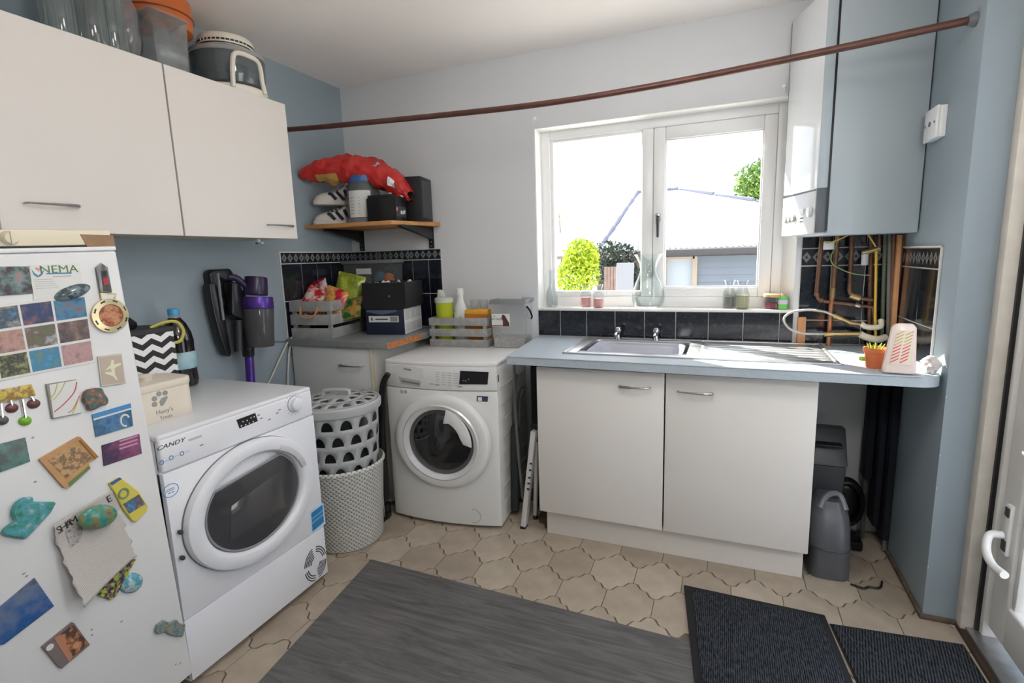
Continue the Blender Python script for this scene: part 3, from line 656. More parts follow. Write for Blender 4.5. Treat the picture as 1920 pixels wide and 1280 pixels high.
pl += [(wcx+wrx*.09,wcz+wrz*.40)]+[(wcx+wrx*.47*math.cos(R(a)), wcz+wrz*.46*math.sin(R(a))) for a in (62,50,38,26,16)]+[(wcx+wrx*.52,wcz+wrz*.0)]
build(MB().add([(x,-.037-d,z) for d in (.012,.026) for x,z in pl], [list(range(len(pl))), list(range(len(pl),2*len(pl)))]+[(i,(i+1)%len(pl),len(pl)+(i+1)%len(pl),len(pl)+i) for i in range(len(pl))]), 'door_grip', WMW, wd, local=True, bevel=.003)
x, z = W(888,968,.03); build(MB().tube([(x+.036*math.cos(2*math.pi*k/28), bulge(x,z)-.0005, z+.036*math.sin(2*math.pi*k/28)) for k in range(28)], .0012, 5, True), 'filter_cover', WMG, wm, local=True)
for k in range(8): build(MB().box(.297,.05,.12+k*.085,.3,.46,.124+k*.085), 'side_rib', WMW, wm, local=True, bevel=.001)
build(MB().box(.297,.02,.755,.3005,.028,.79), 'side_slot', DARK, wm, local=True)
for sx in (-.24,.24):
    for sy in (.06,.45): build(MB().cyl((sx,sy,0),(sx,sy,.03),.02,12), 'foot', BLACK, wm, local=True)

# --- boiler
bo = thing('gas_boiler', 'tall white and grey gas boiler hung beside the window above the pipes', 'boiler', (2.75,-.12,1.39))
fn_, ff, bk, bn = Vector((2.562,-.30)), Vector((2.468,-.018)), Vector((XR-.004,-.012)), Vector((XR-.004,-.205))
sd_ = (bn-fn_); BZ0, BZ1 = 1.392, 2.32
fx = lambda t: fn_.lerp(bn, t)
BOG = mat('boiler_grey', (178,188,193), .32); BOW = mat('boiler_white_gloss', (226,230,233), .08, coat=.5)
tgap = .105
g0, g1 = fx(tgap), fx(tgap+.022); gb0 = ff.lerp(bk, tgap)
build(MB().prism([tuple(g1),tuple(bn),tuple(bk),tuple(ff.lerp(bk,tgap+.022))], 'z', BZ0, BZ1), 'casing', BOG, bo, bevel=.004)
cs = build(MB().prism([tuple(fn_+Vector((.004,.004))),tuple(g1),tuple(ff.lerp(bk,tgap+.022)),tuple(ff)], 'z', BZ0+.02, BZ1-.01), 'dark_gap', BLACK, bo)  # black filler stands in for the dark gap behind the front cover
cvr = build(MB().prism([tuple(fn_),tuple(g0),tuple(gb0),tuple(ff)], 'z', 1.578, BZ1), 'front_cover', BOW, bo, bevel=.004)
build(MB().prism([tuple(fn_+Vector((.0005,-.0015))),tuple(g0+Vector((0,-.0015))),tuple(g0+Vector((0,.02))),tuple(fn_+Vector((.002,.02)))], 'z', 1.58, BZ1-.004), 'cover_side', BOG, bo, bevel=.002)
DKB = mat('boiler_dark_grey', (92,97,102), .4)
build(MB().prism([tuple(fn_+Vector((.001,-.001))),tuple(g0+Vector((0,-.001))),tuple(g0+Vector((0,.03))),tuple(fn_+Vector((0,.03)))], 'z', 1.405, 1.578), 'side_trim', DKB, bo, bevel=.003)
ctl = build(MB().prism([tuple(fn_+Vector((0,.012))),tuple(g0+Vector((0,.012))),tuple(gb0),tuple(ff)], 'z', 1.40, 1.572), 'control_panel', mat('boiler_panel', (212,213,214), .35), bo, bevel=.003)
fdir = (ff-fn_).normalized(); fnor = Vector((-fdir.y*-1, -fdir.x)) ; fnor = Vector((fdir.y*-1, fdir.x)); 
if fnor.x > 0: fnor = -fnor
def fp(t, off): q = fn_.lerp(ff, t)+fnor*off; return (q.x, q.y)
for t, zz, r_, nm, mt in ((.16,1.49,.02,'dial',BOW),(.62,1.475,.016,'gauge',mat('gauge_grey',(168,166,162),.5)),(.74,1.475,.016,'gauge',mat('gauge_grey',(168,166,162),.5)),(.86,1.475,.016,'gauge',mat('gauge_grey',(168,166,162),.5))):
    a, b = fp(t,-.001), fp(t,.008); build(MB().lathe([(r_,0),(r_,.006),(r_*.8,.009)], (*a,zz), 20, (fnor.x,fnor.y,0)), nm, mt, ctl)
for t, zz in ((.36,1.47),(.41,1.47),(.36,1.455),(.41,1.455)):
    a = fp(t,-.001); build(MB().lathe([(.003,0),(.003,.003)], (*a,zz), 10, (fnor.x,fnor.y,0)), 'button', DARK, ctl)
build(MB().prism([fp(.33,-.001),fp(.43,-.001),fp(.43,.002),fp(.33,.002)], 'z', 1.487, 1.508), 'screen', mat('white_print', (225,228,232)), ctl)
sp_ = at(1757,234,'x',XR)
so_ = thing('wall_outlet', 'white square fused outlet plate on the side wall by the boiler', 'outlet', (XR-.01,-.33,1.775))
build(MB().box(XR-.022,-.388,1.72,XR,-.267,1.828), 'back_box', UPVC, so_, bevel=.003)
build(MB().box(XR-.032,-.39,1.718,XR-.021,-.265,1.83), 'face_plate', UPVC, so_, bevel=.004)
for y, r_ in ((-.375,.004),(-.28,.004),(-.328,.009)): build(MB().lathe([(r_,0),(r_,.003)], (XR-.0315,y,1.775), 12, (-1,0,0)), 'screw' if r_ < .005 else 'cord_hole', GREYP, so_)
# ================================================================ floor coverings
def wood_floor():
    m = bpy.data.materials.new('grey_wood_vinyl'); m.use_nodes = True; N, L = m.node_tree.nodes, m.node_tree.links
    b = N['Principled BSDF']; b.inputs['Roughness'].default_value = .5
    t = N.new('ShaderNodeTexCoord'); mp = N.new('ShaderNodeMapping'); mp.inputs['Scale'].default_value = (1.3,14,1); mp.inputs['Rotation'].default_value = (0,0,.05)
    n = N.new('ShaderNodeTexNoise'); n.inputs['Scale'].default_value = 2.2; n.inputs['Detail'].default_value = 9; n.inputs['Distortion'].default_value = 1.6; n.inputs['Roughness'].default_value = .62
    r = N.new('ShaderNodeValToRGB'); e = r.color_ramp.elements; e[0].position = .3; e[0].color = (*lin((72,71,71)),1); e[1].position = .72; e[1].color = (*lin((116,114,112)),1)
    L.new(t.outputs['Object'], mp.inputs[0]); L.new(mp.outputs[0], n.inputs['Vector']); L.new(n.outputs['Fac'], r.inputs[0]); L.new(r.outputs[0], b.inputs['Base Color']); return m
o = build(MB().prism([(.78,-1.003),(2.26,-1.05),(2.30,-2.5),(.97,-2.5)], 'z', .0006, .006), 'floor_board', wood_floor(), None, bevel=.001, seg=1)
tag(o, 'grey wood-effect vinyl sheet laid over the floor tiles', 'mat')
def mat_pile(name, rot):
    m = bpy.data.materials.new(name); m.use_nodes = True; N, L = m.node_tree.nodes, m.node_tree.links
    b = N['Principled BSDF']; b.inputs['Roughness'].default_value = .95; b.inputs['Specular IOR Level'].default_value = .1
    t = N.new('ShaderNodeTexCoord'); mp = N.new('ShaderNodeMapping'); mp.inputs['Rotation'].default_value = (0,0,rot); mp.inputs['Scale'].default_value = (1,.22,1)
    n = N.new('ShaderNodeTexNoise'); n.inputs['Scale'].default_value = 190; n.inputs['Detail'].default_value = 2
    w = N.new('ShaderNodeTexWave'); w.inputs['Scale'].default_value = 48; w.inputs['Distortion'].default_value = 1.2; w.inputs['Detail'].default_value = 2; w.inputs['Detail Scale'].default_value = 6
    x = N.new('ShaderNodeMix'); x.inputs[0].default_value = .28
    L.new(t.outputs['Object'], mp.inputs[0]); L.new(mp.outputs[0], n.inputs['Vector']); L.new(mp.outputs[0], w.inputs['Vector']); L.new(n.outputs['Fac'], x.inputs[2]); L.new(w.outputs['Fac'], x.inputs[3])
    r = N.new('ShaderNodeValToRGB'); e = r.color_ramp.elements; e[0].position = .36; e[0].color = (*lin((24,26,30)),1); e[1].position = .68; e[1].color = (*lin((74,78,84)),1)
    L.new(x.outputs[0], r.inputs[0]); L.new(r.outputs[0], b.inputs['Base Color'])
    u = N.new('ShaderNodeBump'); u.inputs['Strength'].default_value = .9; u.inputs['Distance'].default_value = .004; L.new(x.outputs[0], u.inputs['Height']); L.new(u.outputs[0], b.inputs['Normal']); return m
RUB = mat('black_rubber', (24,25,28), .8)
def mat_(pts, z, label, rot, bord):
    t = thing('door_mat', label, 'mat', (sum(p[0] for p in pts)/4, sum(p[1] for p in pts)/4, z), group='black ribbed door mats')
    build(MB().prism(pts, 'z', z, z+.005), 'rubber_border', RUB, t, bevel=.002)
    c = (sum(p[0] for p in pts)/4, sum(p[1] for p in pts)/4); q = [(c[0]+(x-c[0])*(1-bord*2), c[1]+(y-c[1])*(1-bord)) for x,y in pts]
    build(MB().prism(q, 'z', z+.003, z+.010), 'ribbed_pile', mat_pile('mat_pile'+str(rot), rot), t, bevel=.002)
mat_([(2.118,-.735),(2.612,-.748),(2.70,-1.70),(2.255,-1.75)], .007, 'black ribbed door mat overlapping the grey vinyl sheet', .0, .05)
mat_([(2.622,-.783),(3.02,-.748),(3.028,-1.55),(2.715,-1.6)], .0006, 'black ribbed door mat along the glazed door threshold', .7, .015)

# ================================================================ laundry basket
def cyl_holes(c, prof, rows, n, hole, m=None):
    """a round wall whose cells each carry an arched hole; prof(z)->radius"""
    m = m or MB()
    for (z0, z1, off) in rows:
        for k in range(n):
            a0 = 2*math.pi*(k+off)/n; da = 2*math.pi/n
            A = [(-.32,-.30),(-.16,-.30),(0,-.30),(.16,-.30),(.32,-.30)]+[(.32*math.cos(R(t)), -.30+.60*math.sin(R(t))) for t in (20,45,70,90,110,135,160)]
            O = [(-.5,-.5),(-.25,-.5),(0,-.5),(.25,-.5),(.5,-.5),(.5,0),(.5,.5),(.25,.5),(0,.5),(-.25,.5),(-.5,.5),(-.5,0)]
            def P(x, y):
                th = a0+da*(x+.5); z = z0+(z1-z0)*(y+.5); r = prof(z); return (c[0]+r*math.cos(th), c[1]+r*math.sin(th), z)
            q = len(A); m.add([P(*p) for p in A]+[P(*p) for p in O], [(i,(i+1)%q,q+(i+1)%q,q+i) for i in range(q)])
    return m
LG = mat('grey_basket_plastic', (176,177,178), .5); LW = None
def weave(cx=0, cy=0):
    m = bpy.data.materials.new('white_woven_plastic'); m.use_nodes = True; N, L = m.node_tree.nodes, m.node_tree.links
    b = N['Principled BSDF']; b.inputs['Roughness'].default_value = .5
    t = N.new('ShaderNodeTexCoord'); s = N.new('ShaderNodeSeparateXYZ'); L.new(t.outputs['Object'], s.inputs[0])
    def mt(op, a, bb=None):
        x = N.new('ShaderNodeMath'); x.operation = op
        for i, v in enumerate((a, bb)):
            if v is None: continue
            if isinstance(v, (int,float)): x.inputs[i].default_value = v
            else: L.new(v, x.inputs[i])
        return x.outputs[0]
    h = mt('MULTIPLY', mt('SINE', mt('MULTIPLY', mt('ARCTAN2', s.outputs[1], s.outputs[0]), 50)), mt('SINE', mt('MULTIPLY', s.outputs[2], 300)))
    r = N.new('ShaderNodeMapRange'); r.inputs[1].default_value = -1; L.new(h, r.inputs[0])
    c = N.new('ShaderNodeValToRGB'); e = c.color_ramp.elements; e[0].position = .12; e[0].color = (*lin((150,148,142)),1); e[1].position = .4; e[1].color = (*lin((222,221,215)),1)
    u = N.new('ShaderNodeBump'); u.inputs['Strength'].default_value = .7; u.inputs['Distance'].default_value = .003
    L.new(r.outputs[0], c.inputs[0]); L.new(c.outputs[0], b.inputs['Base Color']); L.new(r.outputs[0], u.inputs['Height']); L.new(u.outputs[0], b.inputs['Normal']); return m
LW = weave()
BC = (.535,-.862)
hb = thing('woven_basket', 'white woven-look plastic basket on the floor under the grey laundry hamper', 'basket', (*BC,0))
build(MB().lathe([(.165,.002),(.172,.01),(.195,.38),(.203,.39),(.203,.40),(.195,.405),(.19,.38),(.166,.012)], (*BC,0), 48), 'wall', LW, hb)
lh = thing('laundry_hamper', 'grey plastic laundry hamper with half-moon holes and a lid', 'hamper', (*BC,.02))
pr = lambda z: .155+.036*(z-.02)/.64
rows = [(.285+.075*k, .36+.075*k, .5*(k % 2)) for k in range(5)]
m = cyl_holes(BC, pr, rows, 14, None); m.lathe([(.150,.014),(pr(.02),.02),(pr(.285),.285)], (*BC,0), 60, cap=False)
build(m, 'wall', LG, lh, solid=.003, smooth=40, weld=.0004)
ld = build(MB().lathe([(.190,.655),(.203,.66),(.206,.672),(.205,.694),(.198,.702),(.190,.703)], (*BC,0), 54, cap=False), 'lid', LG, lh, solid=.003)
m = MB()
for r0, r1, n, off in ((.130,.193,16,0),(.062,.130,9,.5)):
    for k in range(n):
        A = [(-.28,-.22),(-.1,-.22),(.1,-.22),(.28,-.22)]+[(.28*math.cos(R(t)), -.22+.5*math.sin(R(t))) for t in (15,40,65,90,115,140,165)]
        O = [(-.5,-.5),(-.16,-.5),(.16,-.5),(.5,-.5),(.5,0),(.5,.5),(.25,.5),(0,.5),(-.25,.5),(-.5,.5),(-.5,0)]
        def P(x, y):
            th = 2*math.pi*(k+off+x+.5)/n; r = r0+(r1-r0)*(.5-y); return (BC[0]+r*math.cos(th), BC[1]+r*math.sin(th), .702+.022*(1-(r/.193)**2))
        q = len(A); m.add([P(*p) for p in A]+[P(*p) for p in O], [(i,(i+1)%q,q+(i+1)%q,q+i) for i in range(q)])
m.lathe([(.062,.7217),(.03,.7235),(.001,.724)], (*BC,0), 18, cap=False)
build(m, 'lid_top', LG, ld, solid=.0025, weld=.0004)
build(MB().tube(spline([(BC[0]-.06,BC[1]-.02,.722),(BC[0]-.05,BC[1]-.016,.745),(BC[0]+.05,BC[1]+.016,.745),(BC[0]+.06,BC[1]+.02,.722)],6), .009, 8), 'lid_handle', LG, ld)
cl = build(MB().blob((BC[0]+.02,BC[1]-.02,.36), .13,.13,.30, 20, 12, .08), 'dark_fill', mat('dark_fill', (50,56,58), .9, noise=.3, ns=10), None)  # dark filler gives the holes the shade of the hamper's inside
tag(cl, 'dark fill standing in for the shade inside the grey hamper', 'dark fill')

# ================================================================ on the dryer
DT = .851
tn = thing('treat_tin', 'cream pet treat tin with grey paw print on the dryer', 'tin', (.47,-1.675,DT))
TC = mat('cream_tin', (222,212,196), .4, noise=.02, ns=6)
def sq(cx, cy, w, d, r): return rrect(cx, cy, w, d, r, 6)
build(MB().prism(sq(0,0,.165,.225,.045), 'z', 0, .105), 'body', TC, tn, local=True, bevel=.002)
lid = build(MB().prism(sq(0,0,.171,.231,.047), 'z', .1, .128), 'lid', TC, tn, local=True, bevel=.008, seg=3)
build(MB().lathe([(.02,.127),(.024,.142),(.016,.148)], (0,0,0), 16), 'lid_knob', TC, lid, local=True)
PG = mat('paw_grey', (146,146,144), .6)
q = at(307,751,'x',.553)
pw = [(0,0,.0,.0)]
pad = MB().prism([(q.y+a, q.z+b) for a,b in ((-.012,-.012),(-.014,.0),(-.006,.010),(.012,.013),(.015,.008),(.006,-.004),(-.003,-.014),(-.009,-.016))], 'x', .5525, .5535)
for a, b in ((-.030,-.004),(-.028,.014),(-.012,.026),(.008,.024)): pad.lathe([(.0085,0),(.0085,.001)], (.5525,q.y+a,q.z+b), 14, (1,0,0))
build(pad, 'paw_print', PG, tn)
q = at(309,770,'x',.5532); text("Huey's", .021, PG, tn, q, (0,1,0), (0,0,1)); q = at(312,781,'x',.5532); text('Treats', .016, PG, tn, q, (0,1,0), (0,0,1))

def chevron():
    m = bpy.data.materials.new('chevron_fabric'); m.use_nodes = True; N, L = m.node_tree.nodes, m.node_tree.links
    b = N['Principled BSDF']; b.inputs['Roughness'].default_value = .8
    t = N.new('ShaderNodeTexCoord'); s = N.new('ShaderNodeSeparateXYZ'); L.new(t.outputs['Object'], s.inputs[0])
    def mt(op, a, bb=None):
        x = N.new('ShaderNodeMath'); x.operation = op
        for i, v in enumerate((a, bb)):
            if v is None: continue
            if isinstance(v, (int,float)): x.inputs[i].default_value = v
            else: L.new(v, x.inputs[i])
        return x.outputs[0]
    tri = mt('ABSOLUTE', mt('SUBTRACT', mt('FRACT', mt('DIVIDE', mt('ADD', s.outputs[1], s.outputs[0]), .064)), .5))
    v = mt('FRACT', mt('DIVIDE', mt('SUBTRACT', s.outputs[2], mt('MULTIPLY', tri, .04)), .042))
    r = N.new('ShaderNodeValToRGB'); r.color_ramp.interpolation = 'CONSTANT'; e = r.color_ramp.elements
    e[0].position = 0; e[0].color = (*lin((42,42,44)),1); e[1].position = .5; e[1].color = (*lin((228,228,228)),1)
    L.new(v, r.inputs[0]); L.new(r.outputs[0], b.inputs['Base Color']); return m
q = at(333,698,'x',.34)
bb = thing('fabric_bin', 'black and white chevron fabric bin behind the cream tin', 'bin', (.275,-1.60,DT), R(-3))
bz = at(325,612,'x',.34).z-DT
build(MB().prism(sq(0,0,.19,.25,.03), 'z', .002, bz), 'body', chevron(), bb, local=True, bevel=.003)
build(MB().prism(sq(0,0,.193,.253,.03), 'z', bz-.012, bz+.004), 'dark_hem', mat('charcoal_fabric', (58,58,60), .9), bb, local=True, bevel=.002)
build(MB().tube(spline([(.05,.06,bz+.005),(.06,.11,bz+.02),(.06,.15,bz+.015),(.06,.17,bz-.02),(.06,.155,bz-.055),(.06,.13,bz-.06)],6), .006, 6), 'yellow_strap', mat('yellow_webbing', (190,182,84), .7), bb, local=True)
cp_ = build(MB().blob((.24,-1.64,DT+bz+.02), .085,.085,.05, 20, 12, .12), 'folded_bag', mat('black_nylon', (20,20,22), .6, bump=.3, bs=30), None); tag(cp_, 'crumpled black bag stuffed in the top of the chevron bin', 'bag')
cap_ = thing('cap', 'dark grey cap behind the chevron bin next to the fridge', 'cap', (.075,-1.64,DT+bz-.04))
build(MB().lathe([(.085,0),(.084,.05),(.07,.10),(.04,.125),(.002,.135)], (0,0,0), 24), 'crown', mat('dark_grey_felt', (74,74,78), .9), cap_, local=True)
build(MB().lathe([(.086,0),(.086,.015),(.082,.015)], (0,0,0), 24, cap=False), 'band', BLACK, cap_, local=True)
build(MB().lathe([(.09,-DT*0-.16),(.09,0)], (0,0,0), 24), 'stand', mat('charcoal_fabric', (58,58,60)), cap_, local=True)

q = at(360,712,'z',DT)
bt = thing('squash_bottle', 'large dark squash bottle with blue cap against the blue wall', 'bottle', (.13,-1.315,DT))
hz = .325
SQ = mat('dark_blackcurrant', (22,12,16), .08, coat=.5)
prof = [(.045,0),(.058,.006),(.061,.03),(.059,.07),(.061,.08),(.061,.145),(.058,.155),(.06,.19),(.054,.225),(.04,.262),(.022,.288)]
build(MB().lathe(prof, (0,0,0), 28), 'body', SQ, bt, local=True)
build(MB().lathe([(.022,.288),(.018,.298),(.018,.305)], (0,0,0), 20), 'neck', CLEARP, bt, local=True)
build(MB().lathe([(.0215,.300),(.0215,.322),(.019,.326)], (0,0,0), 20), 'cap', mat('sky_blue_cap', (70,158,206), .4), bt, local=True)
build(MB().lathe([(.0614,.078),(.0614,.148)], (0,0,0), 28, cap=False), 'label', photo('squash_label', [(96,60,120),(150,190,200),(176,206,214),(120,140,70)], 14, 3, axis=(.06,.15,'Z')), bt, local=True)

# ================================================================ cordless vacuum on the wall
vx = .07
vc = thing('cordless_vacuum', 'black and purple cordless stick vacuum docked on the blue wall', 'vacuum cleaner', (vx, at(470,600,'x',vx).y, .1))
PUR = mat('purple_metal', (84,56,142), .3, .5); PURD = mat('dark_purple_plastic', (44,30,66), .3); VB = mat('vacuum_black', (20,20,23), .3)
pp = lambda u,v,x=vx: (lambda s:(s.y,s.z))(at(u,v,'x',x))
P3 = lambda u,v,x=vx: at(u,v,'x',x)
build(MB().prism([pp(399,512),pp(405,505),pp(438,503),pp(444,512),pp(444,552),pp(436,560),pp(404,556)], 'x', .0, .05), 'wall_dock', VB, vc, bevel=.008)
build(MB().prism([pp(391,532),pp(402,529),pp(418,560),pp(424,610),pp(433,662),pp(430,669),pp(424,666),pp(412,632),pp(401,590),pp(393,548)], 'x', .03, .075), 'crevice_tool', VB, vc, bevel=.005)
build(MB().tube([P3(408,512,.08),P3(413,556,.08),P3(419,600,.08)], .007, 8), 'chrome_strip', GREYP, vc)
build(MB().prism([pp(424,528),pp(438,530),pp(452,556),pp(463,566),pp(468,600),pp(462,650),pp(456,660),pp(450,640),pp(446,600),pp(424,590)], 'x', .05, .11), 'main_body', VB, vc, bevel=.01)
build(MB().tube(spline([P3(428,519,.085),P3(442,521,.1),P3(455,531,.11),P3(466,541,.12)],5), .016, 10), 'handle', PURD, vc)
build(MB().cyl(P3(446,600,.09), P3(448,658,.09), .021, 16), 'brush_tool', mat('vacuum_charcoal', (40,41,44), .4), vc)
c0, c1 = P3(479,553,.13), P3(480,519,.13)
build(MB().tube([c0,c1], [.056,.050], 28), 'motor_cap', PURD, vc, bevel=.004)
c2, c3, c4 = P3(483,556,.13), P3(484,578,.13), P3(488,649,.13)
build(MB().tube([c2,c3], [.068,.072], 28), 'purple_collar', PUR, vc, bevel=.004)
build(MB().tube([c3,c4], [.071,.064], 28), 'dust_bin', glass('smoked_bin', (.16,.16,.165), .1, 1.45, .45), vc, bevel=.003)
build(MB().tube([c3.lerp(c4,.03),c3.lerp(c4,.95)], [.045,.04], 20), 'cyclone', mat('cyclone_grey', (60,58,60), .4), vc)
r0 = P3(504,641,.175); build(MB().box(.17,r0.y-.008,r0.z-.02,.19,r0.y+.008,r0.z+.02), 'release_button', mat('red_button', (190,30,66), .4), vc, bevel=.003)
r0 = P3(471,656,.11); build(MB().box(.10,r0.y-.006,r0.z-.014,.117,r0.y+.006,r0.z+.014), 'release_button', mat('red_button', (190,30,66), .4), vc, bevel=.003)
build(MB().tube([P3(464,600,.095),P3(466,668,.095)], .027, 16), 'wand_socket', VB, vc, bevel=.003)
w0, w1 = P3(467,668,.09), P3(470,714,.09); d_ = (w1-w0).normalized(); end = w0 + d_*((w0.z-.12)/-d_.z)
build(MB().tube([w0, end], .021, 16), 'wand', PUR, vc)
build(MB().box(end.x-.06,end.y-.12,.0,end.x+.06,end.y+.12,.07).cyl((end.x,end.y,.05),(end.x,end.y,.14),.025,12), 'floor_head', VB, vc, bevel=.012)
# cables by the corner worktop
for pts, lb in (([(548,632,.012),(536,648,.012),(512,700,.012),(500,725,.012)],'white flex slanting down the blue wall beside the vacuum'),([(551,634,.016),(543,655,.016),(540,700,.016),(540,740,.016)],'white flex hanging straight down beside the corner cupboard')):
    o = build(MB().tube(spline([at(u,v,'x',x) for u,v,x in pts],6), .005, 7), 'power_cable', mat('cream_flex', (206,200,188), .5), None); tag(o, lb, 'cable')
o = build(MB().tube([at(511,640,'x',.006),at(532,641,'x',.006),at(545,632,'x',.008)], .003, 6), 'thin_wire', mat('grey_wire', (90,94,98), .6), None); tag(o, 'thin grey wire tacked along the blue wall', 'wire')
# ================================================================ corner shelf and what is on it
SZ = 1.56
sh = build(MB().prism([(.004,-.405),(.565,-.36),(.668,-.02),(.66,-.006),(.004,-.006)], 'z', SZ-.022, SZ), 'wall_shelf', mat('pine_shelf', (196,140,84), .5, noise=.12, ns=14), None, bevel=.002)
tag(sh, 'pine corner shelf on black brackets above the tiled corner', 'shelf')
for x, lb in ((.085,'black folded-steel shelf bracket nearest the corner'),(.595,'black folded-steel shelf bracket under the open shelf end')):
    b = thing('shelf_bracket', lb, 'bracket', (x,-.02,1.41), group='black shelf brackets')
    build(MB().box(x-.016,-.012,1.412,x+.016,-.002,SZ-.024), 'upright', BLACK, b, bevel=.001)
    build(MB().prism([(-.012,1.465),(-.012,SZ-.0235),(-.33,SZ-.0235),(-.33,SZ-.034)], 'x', x-.014, x+.014), 'gusset', BLACK, b, bevel=.001)
    for z in (1.425,1.45): build(MB().lathe([(.005,0),(.004,.003)], (x,-.012,z), 10, (0,-1,0)), 'screw', GREYP, b)
# trainers
def shoe(name, label, loc, rz, body, trim, tilt=0):
    t = thing(name, label, 'shoe', loc, rz, 'trainers on the shelf'); t.rotation_euler = (0, tilt, rz)
    out = []
    for k in range(28):
        a = 2*math.pi*k/28; x = .145*math.cos(a); y = .048*math.sin(a)*(1+.25*math.cos(a)); out.append((x, y))
    build(MB().prism(out, 'z', 0, .026), 'sole', body, t, local=True, bevel=.006)
    def up(u, v):
        a = 2*math.pi*u; x = .14*math.cos(a); y = .045*math.sin(a)*(1+.25*math.cos(a)); hh = .052+.058*max(0,min(1,(.06-x)/.16)); s = 1-.62*v**2
        return (x*s-.02*v, y*s, .024+hh*math.sin(v*math.pi/2))
    build(MB().grid(up, 28, 8, True), 'upper', body, t, local=True)
    for k in range(3):
        x = -.05+.045*k; [build(MB().tube([(x-.012,q*.052,.03),(x+.012,q*.046,.06),(x+.02,q*.032,.085-.012*k)], .010, 6), 'stripe', trim, t, local=True) for q in (-1,1)]
    for k in range(4): build(MB().tube([(.0+.02*k,-.026,.088-.009*k),(.004+.02*k,0,.098-.009*k),(.0+.02*k,.026,.088-.009*k)], .003, 6), 'lace', mat('white_lace', (222,220,214), .8), t, local=True)
    build(MB().tube([(-.085+.045*math.cos(2*math.pi*k/16), .03*math.sin(2*math.pi*k/16), .108) for k in range(16)], .008, 8, True), 'collar', trim, t, local=True)
    return t
NAVY = mat('shoe_navy', (36,42,60), .6); SHW = mat('shoe_white', (206,200,194), .6); SHB = mat('shoe_black', (30,31,36), .6)
shoe('trainer', 'white trainer with navy stripes stacked on top of its pair', (.122,-.245,SZ+.112), R(-120), SHW, NAVY)
shoe('trainer', 'black trainer against the wall behind the white pair on the shelf', (.155,-.062,SZ), R(180), SHB, SHW)
shoe('trainer', 'white trainer with navy stripes flat on the shelf under its pair', (.120,-.25,SZ), R(-130), SHW, NAVY)
jl = (.308,-.245)
j = thing('supplement_tub', 'smoky plastic tub with blue lid and white label on the shelf', 'tub', (*jl,SZ))
build(MB().lathe([(.086,0),(.093,.008),(.094,.17),(.088,.205),(.078,.225)], (0,0,0), 32), 'body', mat('smoky_plastic', (92,98,98), .2, alpha=1, coat=.4), j, local=True)
build(MB().lathe([(.094,.0005),(.095,.022),(.093,.024)], (0,0,0), 32), 'foot_band', mat('blue_grey_band', (110,124,140), .5), j, local=True)
build(MB().lathe([(.082,.222),(.084,.228),(.084,.258),(.078,.262)], (0,0,0), 32), 'lid', mat('blue_lid', (60,104,160), .4), j, local=True)
lab = [(.0955*math.cos(R(a)), .0955*math.sin(R(a))) for a in range(-110,-29,8)]; lb2 = [(x*.985,y*.985) for x,y in lab[::-1]]
lo = build(MB().prism(lab+lb2, 'z', .03, .175), 'label', mat('white_label', (220,220,216), .6), j, local=True)
for k in range(6): build(MB().prism([(.0962*math.cos(R(a)), .0962*math.sin(R(a))) for a in (-104,-90,-70,-45)]+[(.0952*math.cos(R(a)), .0952*math.sin(R(a))) for a in (-45,-70,-90,-104)], 'z', .05+.017*k, .0525+.017*k), 'print_line', PRN, lo, local=True)
bx = thing('camera_box', 'low black product box on the shelf in front of the tall black box', 'box', (.505,-.29,SZ), R(4))
build(MB().box(-.105,-.055,0,.075,.055,.125), 'carton', BLACK, bx, local=True, bevel=.003)
build(MB().box(-.10,-.05,.125,.05,.05,.14), 'top_flap', mat('black_card', (30,30,33), .6), bx, local=True, bevel=.002)
build(MB().box(.0745,-.05,.02,.0762,.05,.075), 'printed_panel', mat('dark_print', (62,60,66), .4), bx, local=True)
for y, z, c in ((-.045,.06,(196,120,150)),(.0,.045,(220,220,222)),(.02,.045,(200,200,204)),(.035,.05,(210,206,208))): build(MB().box(.076,y-.008,z-.01,.077,y+.006,z+.008), 'printed_picture', mat('print%d%d'%c[:2], c, .5), bx, local=True)
o = thing('tall_box', 'tall black box standing at the open end of the shelf', 'box', (.585,-.11,SZ), R(10))
build(MB().box(-.045,-.085,0,.05,.085,.245), 'carton', mat('matt_black_card', (28,28,31), .55), o, local=True, bevel=.004)
build(MB().box(.0495,-.07,.02,.0515,.07,.225), 'side_panel', DARK, o, local=True)
# red bag
cpx = [(572,313,14),(590,309,26),(622,305,36),(660,302,38),(700,308,40),(735,325,40),(758,340,30),(772,352,12)]
cl3 = [at(u,v+15,'y',-.385+.17*min(1,(u-572)/150)) for u,v,_ in cpx]; rad = [.054*h/26 for _,_,h in cpx]
cs = spline(cl3, 5); rs = []
for i in range(len(cs)):
    f = i/5; k = min(int(f), len(rad)-2); rs.append(rad[k]+(rad[k+1]-rad[k])*(f-k))
def bag(u, v):
    k = min(int(v*(len(cs)-1)+.5), len(cs)-1); a = 2*math.pi*u; w = 1+.10*math.sin(a*5+k*.9)+.09*math.sin(k*1.7+a*2)+.05*math.sin(a*9-k*1.3)
    return cs[k]+Vector((.15*rs[k]*math.cos(a), (.03+.5*rs[k])*math.cos(a)*w*min(1,rs[k]/.03), rs[k]*.92*math.sin(a)*w))
rb = thing('red_carrier_bag', 'crumpled shiny red bag draped over the tub on the shelf', 'bag', (.3,-.215,1.80))
RED = mat('shiny_red_plastic', (196,44,40), .25, noise=.2, ns=12, coat=.3, bump=1.0, bs=16)
build(MB().grid(bag, 32, len(cs), True), 'film', RED, rb, smooth=60)
GOLD = mat('tan_print', (176,138,72), .35)
